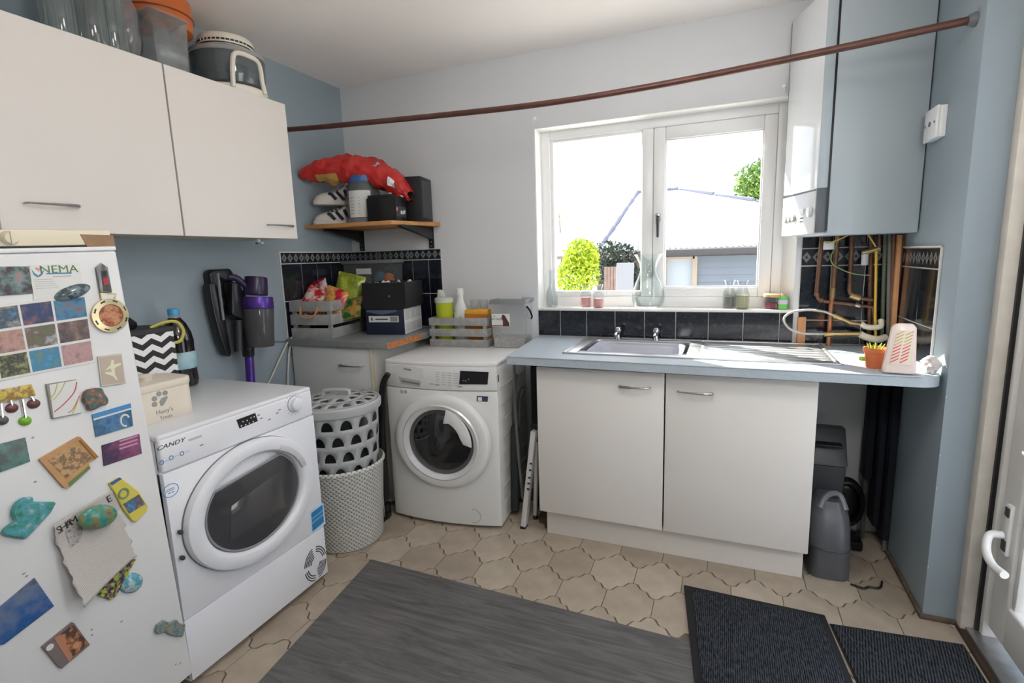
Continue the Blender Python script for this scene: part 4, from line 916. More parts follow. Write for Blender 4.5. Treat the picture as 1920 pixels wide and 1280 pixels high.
def patch(v0, v1, u0, u1, mt, nm):
    def fn(a, b):
        p = bag(u0+(u1-u0)*a, v0+(v1-v0)*b); k = min(int((v0+(v1-v0)*b)*(len(cs)-1)+.5), len(cs)-1); d = (p-cs[k]); return p+d.normalized()*.004
    build(MB().grid(fn, 8, 6), nm, mt, rb)
patch(.24,.38,.56,.80,GOLD,'tan_panel'); patch(.52,.62,.62,.80,GOLD,'tan_panel')
for v, u in ((.62,.30),(.78,.42),(.88,.58),(.72,.62),(.82,.70)): patch(v,v+.045,u,u+.10,mat('white_print', (225,228,232)),'white_print')

# ================================================================ slatted crates
GW = mat('grey_washed_wood', (150,150,148), .75, noise=.18, ns=22)
def crate(name, label, loc, rz, w, d, h, n=3, rope=False):
    t = thing(name, label, 'crate', loc, rz, 'grey slatted crates'); th = .009; g = .018; sh_ = (h-g*(n-1))/n
    for k in range(n):
        z0 = k*(sh_+g)
        for (x0,y0,x1,y1) in ((0,0,w,th),(0,d-th,w,d),(0,th,th,d-th),(w-th,th,w,d-th)):
            build(MB().box(x0,y0,z0,x1,y1,z0+sh_), 'slat', GW, t, local=True, bevel=.0015)
    for x in (th, w-th-.018):
        for y in (th, d-th-.018): build(MB().box(x,y,.006,x+.018,y+.018,h), 'corner_post', GW, t, local=True)
    build(MB().box(th,th,0,w-th,d-th,.006), 'base', GW, t, local=True)
    if rope:
        build(MB().tube(spline([(w*.28,-.002,h-.03),(w*.32,-.016,h-.075),(w*.5,-.02,h-.09),(w*.66,-.016,h-.07),(w*.7,-.002,h-.03)],5), .0045, 7), 'rope_handle', mat('jute_rope', (190,142,84), .9), t, local=True)
    return t
crate('slatted_crate', 'grey slatted crate full of crisp packets on the corner worktop', (.02,-.592,.937), R(8), .255, .36, .205, rope=True)
zb = .8535
crate('slatted_crate', 'grey slatted crate of cleaning products on top of the washing machine', (.682,-.232,zb), R(5.5), .350, .185, .165)

def packet(label, c, w, h, rz, tx, ty, cols, sc, seed, gold=None):
    t = thing('crisp_packet', label, 'packet', c, 0, 'crisp packets in the crate'); t.rotation_euler = (tx, ty, rz)
    def side(s):
        def fn(u, v):
            x, z = (u-.5)*2, (v-.5)*2; e = max(0,(1-x*x))**.6*max(0,1-z**4)**.7
            return (x*w/2*(1-.06*(1-abs(z))), s*.028*e+.003*math.sin(9*u+5*v)*e, z*h/2+h/2)
        return fn
    build(MB().grid(side(1), 14, 16).grid(side(-1), 14, 16), 'foil_pouch', photo('packet_print%d'%seed, cols, sc, seed, .25), t, local=True)
    build(MB().box(-w/2,-.0015,-.006,w/2,.0015,.010).box(-w/2,-.0015,h-.010,w/2,.0015,h+.006), 'crimped_seam', photo('packet_print%d'%seed, cols, sc, seed), t, local=True)
RW = [(170,20,36),(190,30,44),(226,220,214),(184,24,40)]
def pk(u, v, y): q = at(u,v,'y',y); return (q.x, q.y, q.z)
packet('red and white crisp packet leaning at the crate corner nearest the wall', pk(576,590,-.50), .15,.16, R(20), R(-25), R(28), RW, 16, 1)
packet('red crisp packet with yellow panel in the middle of the crate', pk(615,592,-.47), .14,.16, R(5), R(-20), R(18), [(170,20,44),(196,28,50),(224,180,90),(176,22,44)], 13, 2)
packet('lime green crisp packet standing highest in the crate', pk(645,575,-.36), .17,.19, R(12), R(-14), R(14), [(150,170,50),(172,190,70),(120,130,40),(190,200,90)], 12, 3)
packet('dark green crisp packet lying at the crate front', pk(650,598,-.44), .18,.13, R(8), R(-38), R(-12), [(26,90,44),(30,104,50),(190,130,60),(40,110,50)], 18, 4)
packet('red packet half hidden at the back of the crate', pk(612,580,-.38), .13,.17, R(-10), R(5), R(-10), RW, 15, 5)

# boxes on the corner worktop
bx = thing('appliance_box', 'navy and white printed carton under the black box', 'box', (.368,-.388,.9375), R(10))
build(MB().box(0,0,0,.232,.25,.145), 'carton', mat('navy_card', (28,34,56), .5), bx, local=True, bevel=.002)
build(MB().box(.2315,.002,.002,.2335,.248,.143), 'white_side', mat('white_card', (214,214,212), .6), bx, local=True)
for k in range(3):
    for l in range(2): build(MB().box(.2335,.010+k*.079,.014+l*.066,.2345,.080+k*.079,.062+l*.066), 'printed_panel', mat('card_print', (190,190,190), .6), bx, local=True)
lbk = build(MB().box(.02,-.0015,.07,.20,0,.105), 'label', mat('white_card', (214,214,212)), bx, local=True)
for k in range(9): build(MB().box(.15+k*.005,-.0022,.074,.152+k*.005+.001*(k%2),-.001,.101), 'barcode_line', INK, lbk, local=True)
build(MB().box(.035,-.0022,.08,.043,-.001,.096).box(.06,-.0022,.084,.135,-.001,.09), 'label_print', INK, lbk, local=True)
build(MB().prism([(.01,.128),(.10,.112),(.19,.128),(.19,.138),(.01,.138)], 'y', -.0012, 0), 'pale_swoosh', mat('slate_print', (92,98,120), .5), bx, local=True)
bb = thing('open_box', 'open black box with white tissue on the navy carton', 'box', (.364,-.396,1.083), R(10))
m = MB().box(0,0,0,.255,.255,.005)
for a in ((0,0,.255,.004),(0,.251,.255,.255),(0,.004,.004,.251),(.251,.004,.255,.251)): m.box(a[0],a[1],.005,a[2],a[3],.145)
build(m, 'carton', mat('black_box_card', (24,24,26), .5), bb, local=True)
build(MB().lathe([(.006,0),(.005,.003)], (.16,0,.07), 12, (0,-1,0)), 'stud', GREYP, bb, local=True)
build(MB().grid(lambda u,v: (.02+.21*u, .03+.20*v, .125+.022*math.sin(u*9+v*4)*math.cos(v*11)+.01*math.sin(u*31)), 18, 16), 'tissue', mat('white_tissue', (226,222,220), .9), bb, local=True)
o = thing('storage_box', 'dark lidded box beneath the clear storage tub in the corner', 'box', (.19,-.12,.9375))
build(MB().box(-.16,-.06,0,.165,.06,.165), 'carton', mat('dark_red_card', (54,34,36), .6), o, local=True, bevel=.004)
o.location = (.2,-.073,.9375)
cb = thing('storage_tub', 'clear plastic storage tub with grey lid in the tiled corner', 'storage box', (.205,-.073,1.104))
def tap_box(w0, d0, w1, d1, h): return MB().add([(-w0,-d0,0),(w0,-d0,0),(w0,d0,0),(-w0,d0,0),(-w1,-d1,h),(w1,-d1,h),(w1,d1,h),(-w1,d1,h)], [(0,1,2,3),(0,1,5,4),(1,2,6,5),(2,3,7,6),(3,0,4,7)])
build(tap_box(.165,.055,.178,.06,.23), 'tub', glass('tinted_tub', (.86,.88,.89), .1, 1.4, .08), cb, local=True)
build(MB().box(-.192,-.067,.228,.192,.064,.25), 'lid', mat('grey_lid', (120,123,126), .45), cb, local=True, bevel=.006)
build(MB().box(-.08,-.062,.165,.03,-.0595,.2), 'paper_label', mat('white_label', (220,220,216)), cb, local=True)
for x, y, z, r_, c in ((-.09,.0,.055,.055,(40,70,90)),(.02,-.005,.06,.06,(150,70,60)),(.10,.0,.05,.048,(60,120,90)),(.04,.01,.13,.05,(70,110,130)),(.12,-.01,.13,.04,(206,120,60)),(-.05,-.01,.13,.05,(80,84,92))):
    build(MB().blob((x,y,z), r_, r_*.6, r_, 12, 8, .15), 'soft_toy', mat('toy%d%d'%c[:2], c, .8), cb, local=True)

# on the washing machine
o = thing('wipes_tub', 'lime green tub with grey pop-up lid standing in the crate', 'tub', (.745,-.155,zb+.008))
build(MB().lathe([(.042,0),(.044,.01),(.050,.24),(.052,.245)], (0,0,0), 26), 'body', mat('lime_plastic', (178,190,38), .4), o, local=True)
lid = build(MB().lathe([(.054,.24),(.055,.262),(.045,.268)], (0,0,0), 26), 'lid', mat('pale_lid', (196,198,192), .5), o, local=True)
build(MB().prism([(-.035,.266),(.005,.268),(-.01,.305),(-.03,.312)], 'y', -.02, .02), 'flip_top', mat('pale_lid', (196,198,192)), lid, local=True, bevel=.004)
o = thing('detergent_bottle', 'white detergent bottle with loop handle standing in the crate', 'bottle', (.845,-.13,zb+.008), R(8))
def bottle(u, v):
    a = 2*math.pi*u; z = .285*v; w = .052 if z < .15 else .052-.034*((z-.15)/.10)**1.2 if z < .25 else .018
    return (w*math.cos(a)-.008*(z > .2), w*.62*math.sin(a), z)
build(MB().grid(bottle, 24, 22, True), 'body', mat('white_hdpe', (226,226,224), .4), o, local=True)
build(MB().lathe([(.021,.28),(.021,.312),(.016,.318)], (-.008,0,0), 18), 'cap', mat('white_hdpe', (226,226,224)), o, local=True)
build(MB().tube(spline([(.028,-.025,.05),(.022,-.034,.13),(.0,-.03,.16),(-.018,-.034,.13),(-.02,-.034,.06)],5), .004, 6), 'moulded_loop', mat('hdpe_shadow', (188,186,178), .5), o, local=True)
o = thing('pod_tub', 'orange tub of laundry pods in the crate', 'tub', (.948,-.118,zb+.008), R(6))
build(tap_box(.058,.045,.066,.05,.175), 'tub', mat('orange_translucent', (206,120,44), .3, coat=.3), o, local=True)
build(MB().box(-.07,-.054,.172,.07,.054,.2), 'lid', mat('amber_lid', (226,166,50), .35), o, local=True, bevel=.006)
build(MB().box(-.045,-.0525,.13,.0,-.049,.15), 'label', mat('white_label', (220,220,216)), o, local=True)
for x, lb in ((-.03,'clear dosing cap balanced nearer the white bottle'),(.03,'clear dosing cap balanced nearer the pet food bin')):
    c_ = build(MB().lathe([(.021,0),(.024,.005),(.025,.05),(.022,.05),(.021,.006)], (.948+x,-.118,zb+.209), 18), 'dosing_cap', CLEARP, None); tag(c_, lb, 'cup', 'clear dosing caps')
o = thing('pet_food_bin', 'clear plastic pet food bin with grey lid beside the worktop end', 'bin', (1.145,-.105,zb), R(6))
m = MB().add([(-.088,-.075,0),(.088,-.075,0),(.088,.072,0),(-.088,.072,0),(-.096,-.09,.245),(.096,-.09,.245),(.096,.08,.245),(-.096,.08,.245)], [(0,1,2,3),(0,1,5,4),(1,2,6,5),(2,3,7,6),(3,0,4,7)])
build(m, 'tub', glass('frosted_tub', (.95,.955,.96), .2, 1.4, .16), o, local=True, bevel=.0)
build(MB().prism([(-.105,.243),(.088,.243),(.088,.262),(-.085,.266)], 'x', -.103, .103), 'lid', mat('grey_lid', (120,123,126)), o, local=True, bevel=.004)
build(MB().box(-.07,-.02,.262,.05,.03,.272), 'lid_grip', mat('pale_grey', (190,192,194), .45), o, local=True, bevel=.003)
build(MB().box(-.086,-.07,.002,.086,.068,.055), 'kibble', mat('grey_kibble', (150,146,142), .9, noise=.3, ns=60), o, local=True)
lb_ = build(MB().add([(-.093,-.0865,.12),(.01,-.0865,.12),(.01,-.0885,.19),(-.093,-.0885,.19),(-.093,-.0845,.12),(.01,-.0845,.12),(.01,-.0865,.19),(-.093,-.0865,.19)], [(0,1,2,3),(4,5,6,7),(0,1,5,4),(2,3,7,6),(0,3,7,4),(1,2,6,5)]), 'label', mat('white_label', (220,220,216)), o, local=True)
BRN = mat('maroon_print', (92,44,44), .6)
build(MB().prism([(-.03,.122),(-.028,.15),(-.036,.17),(-.03,.186),(-.018,.182),(-.006,.16),(.006,.14),(.008,.122)], 'y', -.0905, -.0882), 'dog_picture', BRN, lb_, local=True)
build(MB().box(-.09,-.0892,.124,-.032,-.087,.128), 'print_line', BRN, lb_, local=True)
text('PET FOOD', .014, INK, lb_, chain(o) @ Vector((-.062,-.0893,.16)), (math.cos(R(6)),math.sin(R(6)),0), (0,0,1)); text('my', .012, INK, lb_, chain(o) @ Vector((-.078,-.0897,.178)), (math.cos(R(6)),math.sin(R(6)),0), (0,0,1))
build(MB().tube(spline([(.097,-.05,.225),(.106,-.02,.20),(.108,.015,.165),(.1,.03,.15)],6), .005, 8), 'bail_handle', BLACK, o, local=True)

# ================================================================ gaps beside the machines
o = thing('folding_steps', 'folded white metal step frame with black feet beside the sink cupboard', 'steps', (1.36,-.52,0))
ST = mat('white_tube_steel', (214,214,214), .35)
def rail(u0,v0,u1,v1,y0,y1,w,d,nm,foot):
    a, b = at(u0,v0,'y',y0), at(u1,v1,'y',y1); D = (b-a).normalized(); S = Vector((1,0,0)); S = (S-D*S.dot(D)).normalized(); T = D.cross(S)
    vs = [p+S*(w*sx)+T*(d*sy) for p in (a,b) for sx,sy in ((-1,-1),(1,-1),(1,1),(-1,1))]
    r_ = build(MB().add(vs, [(0,1,2,3),(4,5,6,7),(0,1,5,4),(1,2,6,5),(2,3,7,6),(3,0,4,7)]), nm, ST, o, bevel=.002)
    vs = [p+S*(w*1.12*sx)+T*(d*1.12*sy) for p in (b-D*.002, b+D*foot) for sx,sy in ((-1,-1),(1,-1),(1,1),(-1,1))]
    build(MB().add(vs, [(0,1,2,3),(4,5,6,7),(0,1,5,4),(1,2,6,5),(2,3,7,6),(3,0,4,7)]), 'rubber_foot', BLACK, r_, bevel=.003); return r_
r_ = rail(1002,807,983,984,-.50,-.50,.0125,.02,'front_rail',.035)
for f in (.35,.42,.5,.56,.62): 
    a = at(1002+(983-1002)*f,807+(984-807)*f,'y',-.523); build(MB().box(a.x-.006,a.y-.001,a.z-.004,a.x+.006,a.y+.001,a.z+.004), 'printed_mark', INK, r_)
rail(1006,830,1004,965,-.40,-.40,.009,.012,'rear_rail',.045)
a = at(1003,798,'y',-.49); build(MB().box(a.x-.02,a.y-.015,a.z-.012,a.x+.02,a.y+.06,a.z+.016), 'hinge', BLACK, o, bevel=.006)
o = thing('clothes_airer', 'folded grey tubular clothes airer tucked beside the washing machine', 'clothes airer', (1.33,-.30,0))
AG = mat('grey_tube', (132,134,136), .35, .6)
for pts in ([(964,680,-.42),(966,760,-.42),(972,850,-.42),(981,935,-.42)],[(980,730,-.3),(974,760,-.3),(974,850,-.3),(978,930,-.3)],[(968,700,-.34),(962,820,-.34),(966,940,-.34)]):
    build(MB().tube(spline([at(u,v,'y',y) for u,v,y in pts],4), .008, 8), 'tube', AG, o)
build(MB().tube([at(966,800,'y',-.40), at(966,955,'y',-.40)], .022, 10), 'folded_cover', mat('dark_cover', (52,55,58), .9), o)
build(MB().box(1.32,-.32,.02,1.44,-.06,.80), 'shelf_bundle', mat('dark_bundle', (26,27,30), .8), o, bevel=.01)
o = thing('upright_vacuum', 'black upright cleaner squeezed between the laundry basket and washing machine', 'vacuum cleaner', (.60,-.66,0))
GB = mat('gloss_black', (18,18,19), .18)
p0, p1 = at(735,700,'y',-.655), at(716,745,'y',-.66)
build(MB().tube(spline([at(728,700,'y',-.655),at(718,725,'y',-.66),at(716,800,'y',-.665),at(718,870,'y',-.665),at(722,935,'y',-.665)],5), [.014+.0007*k for k in range(21)], 12), 'body', GB, o)
build(MB().box(.578,-.735,.0,.632,-.625,.09), 'floor_head', GB, o, bevel=.01)
a = at(717,925,'y',-.69); build(MB().cyl((a.x,a.y,.03),(a.x,a.y,.16),.006,8), 'chrome_rod', CHROME, o)
a = at(719,706,'y',-.66); build(MB().blob((a.x,a.y,a.z),.004,.004,.004,8,6), 'rivet', CHROME, o)

# ================================================================ under the worktop by the side wall
o = thing('carpet_washer', 'dark grey plastic carpet washer standing on the tiles by the sink cupboard', 'carpet washer', (2.665,-.43,0))
CG = mat('charcoal_plastic', (88,90,95), .35)
def cw(u, v):
    a = 2*math.pi*u; z = .31*v; sx = .078*(1-.10*v-.32*max(0,v-.72)/.28*max(0,v-.72)/.28); sy = .075*(1+.25*math.sin(math.pi*min(1,v*1.1)))*(1-.6*max(0,v-.6)**1.5)
    f = lambda q: math.copysign(abs(q)**.62, q); return (2.668+sx*f(math.cos(a)), -.415+sy*f(math.sin(a))+.05*v*v, z+.002)
m = MB().grid(cw, 36, 22, True); n0 = 36*21; m.f += [list(range(36)), list(range(n0,n0+36))]
build(m, 'shell', CG, o, smooth=50)
build(MB().tube([cw(k/36,.42) for k in range(36)], .003, 6, True), 'seam', mat('tank_dark', (62,64,68), .3), o)
build(MB().tube(spline([cw(.66,.9),(2.655,-.40,.325),(2.70,-.385,.33),cw(.9,.9)],5), .012, 8), 'carry_handle', mat('mid_grey', (120,122,128), .35), o)
o = thing('waste_bin', 'black swing-lid bin in the shadow under the worktop', 'bin', (2.66,-.2,0))
build(MB().add([(2.58,-.30,0),(2.72,-.30,0),(2.72,-.12,0),(2.58,-.12,0),(2.57,-.31,.42),(2.735,-.31,.42),(2.735,-.11,.42),(2.57,-.11,.42)], [(0,1,2,3),(4,5,6,7),(0,1,5,4),(1,2,6,5),(2,3,7,6),(3,0,4,7)]), 'body', DARK, o, bevel=.008)
lid = build(MB().prism([(-.31,.42),(-.11,.42),(-.16,.56),(-.22,.565)], 'x', 2.57, 2.74), 'lid', mat('dark_bin_lid', (60,63,66), .4), o, bevel=.006)
build(MB().box(2.60,-.30,.50,2.72,-.235,.51), 'lid_edge', BLACK, lid, bevel=.003)
o = thing('coiled_hose', 'black hose coiled against the wall beneath the worktop', 'hose', (2.80,-.14,0))
for k in range(3): build(MB().tube([(2.775+.06*math.cos(2*math.pi*i/28), -.17+.02*k, .20+.10*math.sin(2*math.pi*i/28)) for i in range(28)], .012, 8, True), 'loop', VB, o)
build(MB().blob((2.775,-.15,.20),.05,.02,.088,20,10), 'hub', VB, o)
build(MB().box(2.74,-.22,.0,2.84,-.10,.045), 'base', VB, o, bevel=.01)
o = thing('ironing_board', 'folded dark blue ironing board propped against the side wall', 'ironing board', (2.90,-.10,0))
NB = mat('dark_blue_cover', (24,28,40), .85, bump=.2, bs=40)
build(MB().box(2.845,-.115,.30,2.875,-.03,.855).box(2.88,-.16,.10,2.905,-.05,.855).box(2.91,-.20,.06,2.935,-.06,.855), 'cover', NB, o, bevel=.008)
build(MB().cyl((2.86,-.10,.012),(2.86,-.07,.32),.009,8).cyl((2.925,-.19,.012),(2.925,-.14,.3),.009,8), 'leg', AG, o)
o = build(MB().tube(spline([(2.74,-.50,.006),(2.78,-.515,.006),(2.80,-.50,.007),(2.84,-.49,.006),(2.86,-.44,.006)],5), .004, 6), 'stray_lead', BLACK, None); tag(o, 'short black lead lying on the tiles near the carpet washer', 'cable')
# ================================================================ boiler pipework
yp = -.055
PT = lambda u,v,y=yp: at(u,v,'y',y)
def pipe(label, pts, r, mt, nm='copper_pipe', n=4, sp=False, cat='pipe', grp='boiler pipes'):
    P = [PT(*p) for p in pts]; o = build(MB().tube(spline(P, n) if sp else P, r, 10), nm, mt, None, smooth=60); tag(o, label, cat, grp); return o
o = pipe('copper pipe bending towards the valves, nearest the window', [(1542,436),(1531,548),(1534,560),(1546,565),(1604,572)], .0095, COPPER)
for u, v in ((1532,552),(1540,563)): p = PT(u,v); build(MB().blob(p,.0135,.0135,.0135,10,8), 'elbow_fitting', COPPER, o)
o = pipe('straight copper pipe running from boiler to worktop', [(1571,436),(1562,545),(1559,570),(1553,651)], .010, NEWCOPPER)
build(MB().tube([PT(1569,455),PT(1562,548)], .0112, 10), 'tarnished_length', COPPER, o); build(MB().tube([PT(1562,540),PT(1561,558)], .0135, 10), 'soldered_joint', BRASS, o)
o = pipe('copper pipe ending in a valve in the middle of the bundle', [(1598,436),(1593,545),(1597,556),(1610,559),(1636,562)], .0095, COPPER)
p = PT(1603,557); build(MB().tube([PT(1594,553),PT(1612,559)], .016, 10), 'valve_body', BRASS, o)
o = pipe('short copper branch with a small tap below the valve', [(1600,572),(1636,575),(1640,600)], .008, COPPER)
build(MB().tube([PT(1603,571),PT(1612,574)], .013, 10), 'nut', BRUSHED, o)
yv = -.10
hz_ = [(1567,593,yv),(1545,584,yv),(1515,581,yv),(1485,585,yv),(1470,597,yv),(1478,614,yv),(1500,624,yv),(1530,626,yv),(1552,626,yv)]
o = pipe('braided steel flexible filling loop curving out over the worktop', hz_, .0055, mat('braided_steel', (206,204,198), .35, .5, bump=.6, bs=260), 'filling_loop', 6, True, 'hose')
def fit(par, pts, r, mt, nm): build(MB().tube([PT(*p) for p in pts], r, 12), nm, mt, par)
fit(o,[(1563,591,yv),(1580,598,yv)],[.012,.012],BRASS,'hose_union'); fit(o,[(1545,627,yv),(1562,626,yv)],[.012,.012],BRASS,'hose_union')
fit(o,[(1580,598,yv),(1595,605,yv),(1615,608,yv)],[.008,.010,.008],BRASS,'valve'); fit(o,[(1562,626,yv),(1585,626,yv),(1612,626,yv)],[.009,.011,.011],BRASS,'valve')
o = pipe('upper lagged elbow joining the filling loop to the risers', [(1614,606,yv),(1626,613,yv),(1650,612,yv),(1652,600,-.08)], .012, mat('pale_ptfe', (226,218,196), .5), 'brass_elbow', 5, True)
o = pipe('lower lagged elbow joining the filling loop to the risers', [(1612,626,yv),(1625,632,yv),(1645,636,yv),(1660,632,-.08)], .015, mat('pale_ptfe', (226,218,196), .5), 'brass_elbow', 5, True)
o = pipe('yellow plastic gas riser in the pipe bundle', [(1643,470,-.09),(1642,540,-.09),(1641,600,-.09),(1643,655,-.09)], .0055, mat('yellow_pipe', (206,170,60), .5), 'gas_pipe', 4, True)
o = pipe('brass pressure valve with grey cap under the boiler', [(1616,475,-.07),(1632,471,-.07),(1650,466,-.07)], .012, BRASS, 'relief_valve', 4, True, 'valve')
build(MB().cyl(PT(1622,476,-.07), PT(1621,497,-.07), .014, 12), 'grey_cap', mat('pale_grey', (190,192,194)), o); build(MB().cyl(PT(1649,436,-.07), PT(1648,470,-.07), .0075, 10), 'tail', COPPER, o)
for u0, u1, r_, mt, lb in ((1634,1629,.010,COPPER,'tarnished vertical pipe behind the yellow gas riser'),(1660,1652,.008,mat('dull_green_pipe', (96,104,88), .5),'dull green vertical pipe beside the yellow riser'),(1668,1664,.008,mat('grey_pipe', (116,116,110), .5),'grey vertical pipe in the bundle next to the timber batten'),(1676,1668,.009,COPPER,'tarnished vertical pipe touching the timber batten')):
    pipe(lb, [(u0,436,-.035),(u1,668,-.035)], r_, mt)
m = MB()
def board(u0,v0,u1,v1,w0,w1,y,t,mt,nm,lb):
    a, b, c, d = at(u0,v0,'y',y), at(u0+w0,v0,'y',y), at(u1+w1,v1,'y',y), at(u1,v1,'y',y); zb_ = .9005
    vs = [a,b,c,d]; vs += [p+Vector((0,t,0)) for p in vs]
    o = build(MB().add(vs, [(0,1,2,3),(4,5,6,7),(0,1,5,4),(1,2,6,5),(2,3,7,6),(3,0,4,7)]), nm, mt, None, bevel=.001); tag(o, lb, 'timber'); return o
board(1684,440,1669,640,8,10,-.06,.04,mat('raw_pine', (206,150,104), .7, noise=.1, ns=20),'timber_batten','pale raw pine batten running up beside the boiler pipes')
board(1692,440,1679,640,16,16,-.045,.035,mat('brown_timber', (120,80,56), .8, noise=.15, ns=20),'timber_batten','dark brown timber batten against the side wall tiles')
board(1497,595,1494,645,15,15,-.04,.03,mat('raw_pine', (206,150,104)),'wood_block','short pine block standing on the worktop behind the hose')
o = pipe('green and yellow earth wire looping between the boiler pipes', [(1571,448,-.075),(1567,462,-.075),(1559,478,-.075),(1560,493,-.075),(1574,503,-.075),(1600,513,-.075),(1632,516,-.075)], .0025, mat('earth_wire', (120,150,96), .5), 'earth_wire', 6, True, 'wire', 'boiler wires')
o = pipe('yellow wire hanging from the boiler underside', [(1590,441,-.1),(1570,450,-.1),(1552,455,-.1),(1546,452,-.1)], .003, mat('yellow_wire', (206,176,96), .5), 'yellow_wire', 5, True, 'wire', 'boiler wires')
o = pipe('short yellow wire running into the brass valve', [(1628,440,-.1),(1636,452,-.1),(1642,462,-.1)], .003, mat('yellow_wire', (206,176,96)), 'yellow_wire', 5, True, 'wire', 'boiler wires')
a = PT(1554,460,-.05); o = build(MB().box(a.x-.028,-.06,a.z-.018,a.x+.025,-.02,a.z+.018), 'junction_box', UPVC, None, bevel=.004); tag(o, 'small white junction box between the copper pipes under the boiler', 'box')

# ================================================================ on the worktop by the boiler
q = at(1658,690,'z',.9)
def onz(u, v, z=.9): p = at(u,v,'z',z); return p
pp_ = onz(1643,692); pl = thing('plant_pot', 'small terracotta pot with a spiky seedling on the sunny worktop', 'plant', (pp_.x,pp_.y+.03,.9))
build(MB().lathe([(.026,0),(.028,.004),(.034,.055),(.038,.058),(.039,.075),(.034,.075),(.032,.06)], (0,0,0), 24), 'pot', mat('terracotta', (206,112,70), .8), pl, local=True)
build(MB().lathe([(.033,.066),(.001,.068)], (0,0,0), 18), 'soil', mat('soil', (92,66,50), .95), pl, local=True)
for k in range(9):
    a = 2*math.pi*k/9; build(MB().tube([(.018*math.cos(a),.018*math.sin(a),.066),(.028*math.cos(a),.028*math.sin(a),.09)], [.004,.001], 5), 'leaf', mat('lime_leaf', (170,190,60), .6), pl, local=True)
build(MB().tube([(-.034,-.012,.034),(-.05,-.02,.036)], .008, 7), 'side_shoot', mat('lime_leaf', (170,190,60)), pl, local=True)
sp0 = onz(1688,702); o = thing('sponge_holder', 'upright translucent pink plastic sponge holder with striped sponge inside', 'holder', (sp0.x,sp0.y+.02,.9), R(-6)); o.rotation_euler = (R(-9),0,R(-6))
PK = mat('pale_pink_plastic', (232,216,208), .35, coat=.2)
build(MB().prism([(-.05,0),(.045,0),(.040,.16),(.030,.175),(-.016,.175),(-.026,.16)], 'y', -.03, .03), 'shell', PK, o, local=True, bevel=.008, seg=3)
fr_ = build(MB().prism([(-.033,.03),(.030,.03),(.026,.15),(-.014,.15)], 'y', -.0325, -.029), 'window', mat('sponge_white', (232,222,206), .8), o, local=True, bevel=.002)
for k in range(9):
    z = .036+.012*k; x0 = -.03+.0016*k*1.0; build(MB().add([(x0,-.0335,z),(x0+.022,-.0335,z+.014),(x0+.022,-.0335,z+.018),(x0,-.0335,z+.004),(x0,-.032,z),(x0+.022,-.032,z+.014),(x0+.022,-.032,z+.018),(x0,-.032,z+.004)], [(0,1,2,3),(4,5,6,7),(0,1,5,4),(2,3,7,6),(0,3,7,4),(1,2,6,5)]), 'stripe', mat('stripe_pink' if k < 5 else 'stripe_sand', (214,96,96) if k < 5 else (206,176,120), .8), fr_, local=True)
    build(MB().add([(x0+.026,-.0335,z),(x0+.048,-.0335,z+.014),(x0+.048,-.0335,z+.018),(x0+.026,-.0335,z+.004),(x0+.026,-.032,z),(x0+.048,-.032,z+.014),(x0+.048,-.032,z+.018),(x0+.026,-.032,z+.004)], [(0,1,2,3),(4,5,6,7),(0,1,5,4),(2,3,7,6),(0,3,7,4),(1,2,6,5)]), 'stripe', mat('stripe_pink' if k < 5 else 'stripe_sand', (214,96,96)), fr_, local=True)
c_ = onz(1716,706); o = build(MB().blob((2.905,c_.y+.075,.928), .025,.028,.034, 14, 9, .38), 'plastic_wrap', mat('crumpled_wrap', (214,208,204), .3, bump=.6, bs=50), None, smooth=20); tag(o, 'crumpled clear wrapper behind the pink sponge holder', 'wrapper')

# ================================================================ window sill glassware
sz = WZ0
TV = glass('pale_green_glass', (.95,.975,.97), .02, 1.4, .0)
def sill(u, v): q = at(u,v,'z',sz); return q.x
def vase(nm, label, cat, x, y, prof, mt, n=32, fill=None, fmt=None, grp=None):
    t = thing(nm, label, cat, (x,y,sz), 0, grp)
    outer = prof; inner = [(max(.002,r-.003), max(h,.006)) for r,h in prof[::-1]]
    build(MB().lathe(outer+inner, (0,0,0), n), 'glass', mt, t, local=True)
    if fill: build(MB().lathe(fill, (0,0,0), n), 'contents', fmt, t, local=True)
    return t
a, b = at(1215,568,'y',.045), at(1215,470,'y',.045); hv = b.z-a.z
vase('glass_vase', 'tall clear curved glass vase in the middle of the window sill', 'vase', a.x, .045, [(.05,0),(.074,.012),(.084,.045),(.082,.08),(.066,.13),(.05,.17),(.042,.20),(.046,.23),(.062,.262),(.074,.28)], TV)
PKF = glass('pink_liquid', (.98,.66,.66), .02, 1.3, .3)
JP = [(.026,0),(.029,.004),(.030,.07),(.024,.09),(.020,.104),(.027,.125)]
x1 = at(1102,565,'y',.05).x
vase('glass_jug', 'small glass jug of pink liquid, nearer the golden bush', 'jug', x1-.012, .055, JP, CLEAR, fill=[(.026,.005),(.0265,.055)], fmt=PKF)
x2 = at(1122,566,'y',.03).x
j = vase('glass_jug', 'small handled glass jug with a little pink liquid, nearer the vase', 'jug', x2, .03, JP, CLEAR, fill=[(.026,.005),(.0265,.05)], fmt=PKF)
build(MB().tube(spline([(.024,0,.11),(.044,0,.11),(.046,0,.07),(.028,0,.05)],5), .003, 6), 'handle', CLEAR, j, local=True)
x3 = at(1034,566,'y',.05).x
vase('stem_glass', 'tall empty clear glass decanter at the sill end by the pet food bin', 'decanter', x3, .05, [(.03,0),(.034,.004),(.036,.05),(.022,.12),(.016,.17),(.020,.21)], CLEAR)
x4 = at(1367,570,'y',.035).x
vase('oil_bottle', 'clear glass carafe standing behind the pale yellow carafe', 'carafe', x4, .055, [(.028,0),(.030,.004),(.030,.08),(.020,.105),(.020,.125),(.028,.14)], CLEAR, fill=[(.026,.005),(.026,.06)], fmt=glass('water_tint', (.96,.97,.93), .02, 1.3, .05))
x5 = at(1391,574,'y',.02).x
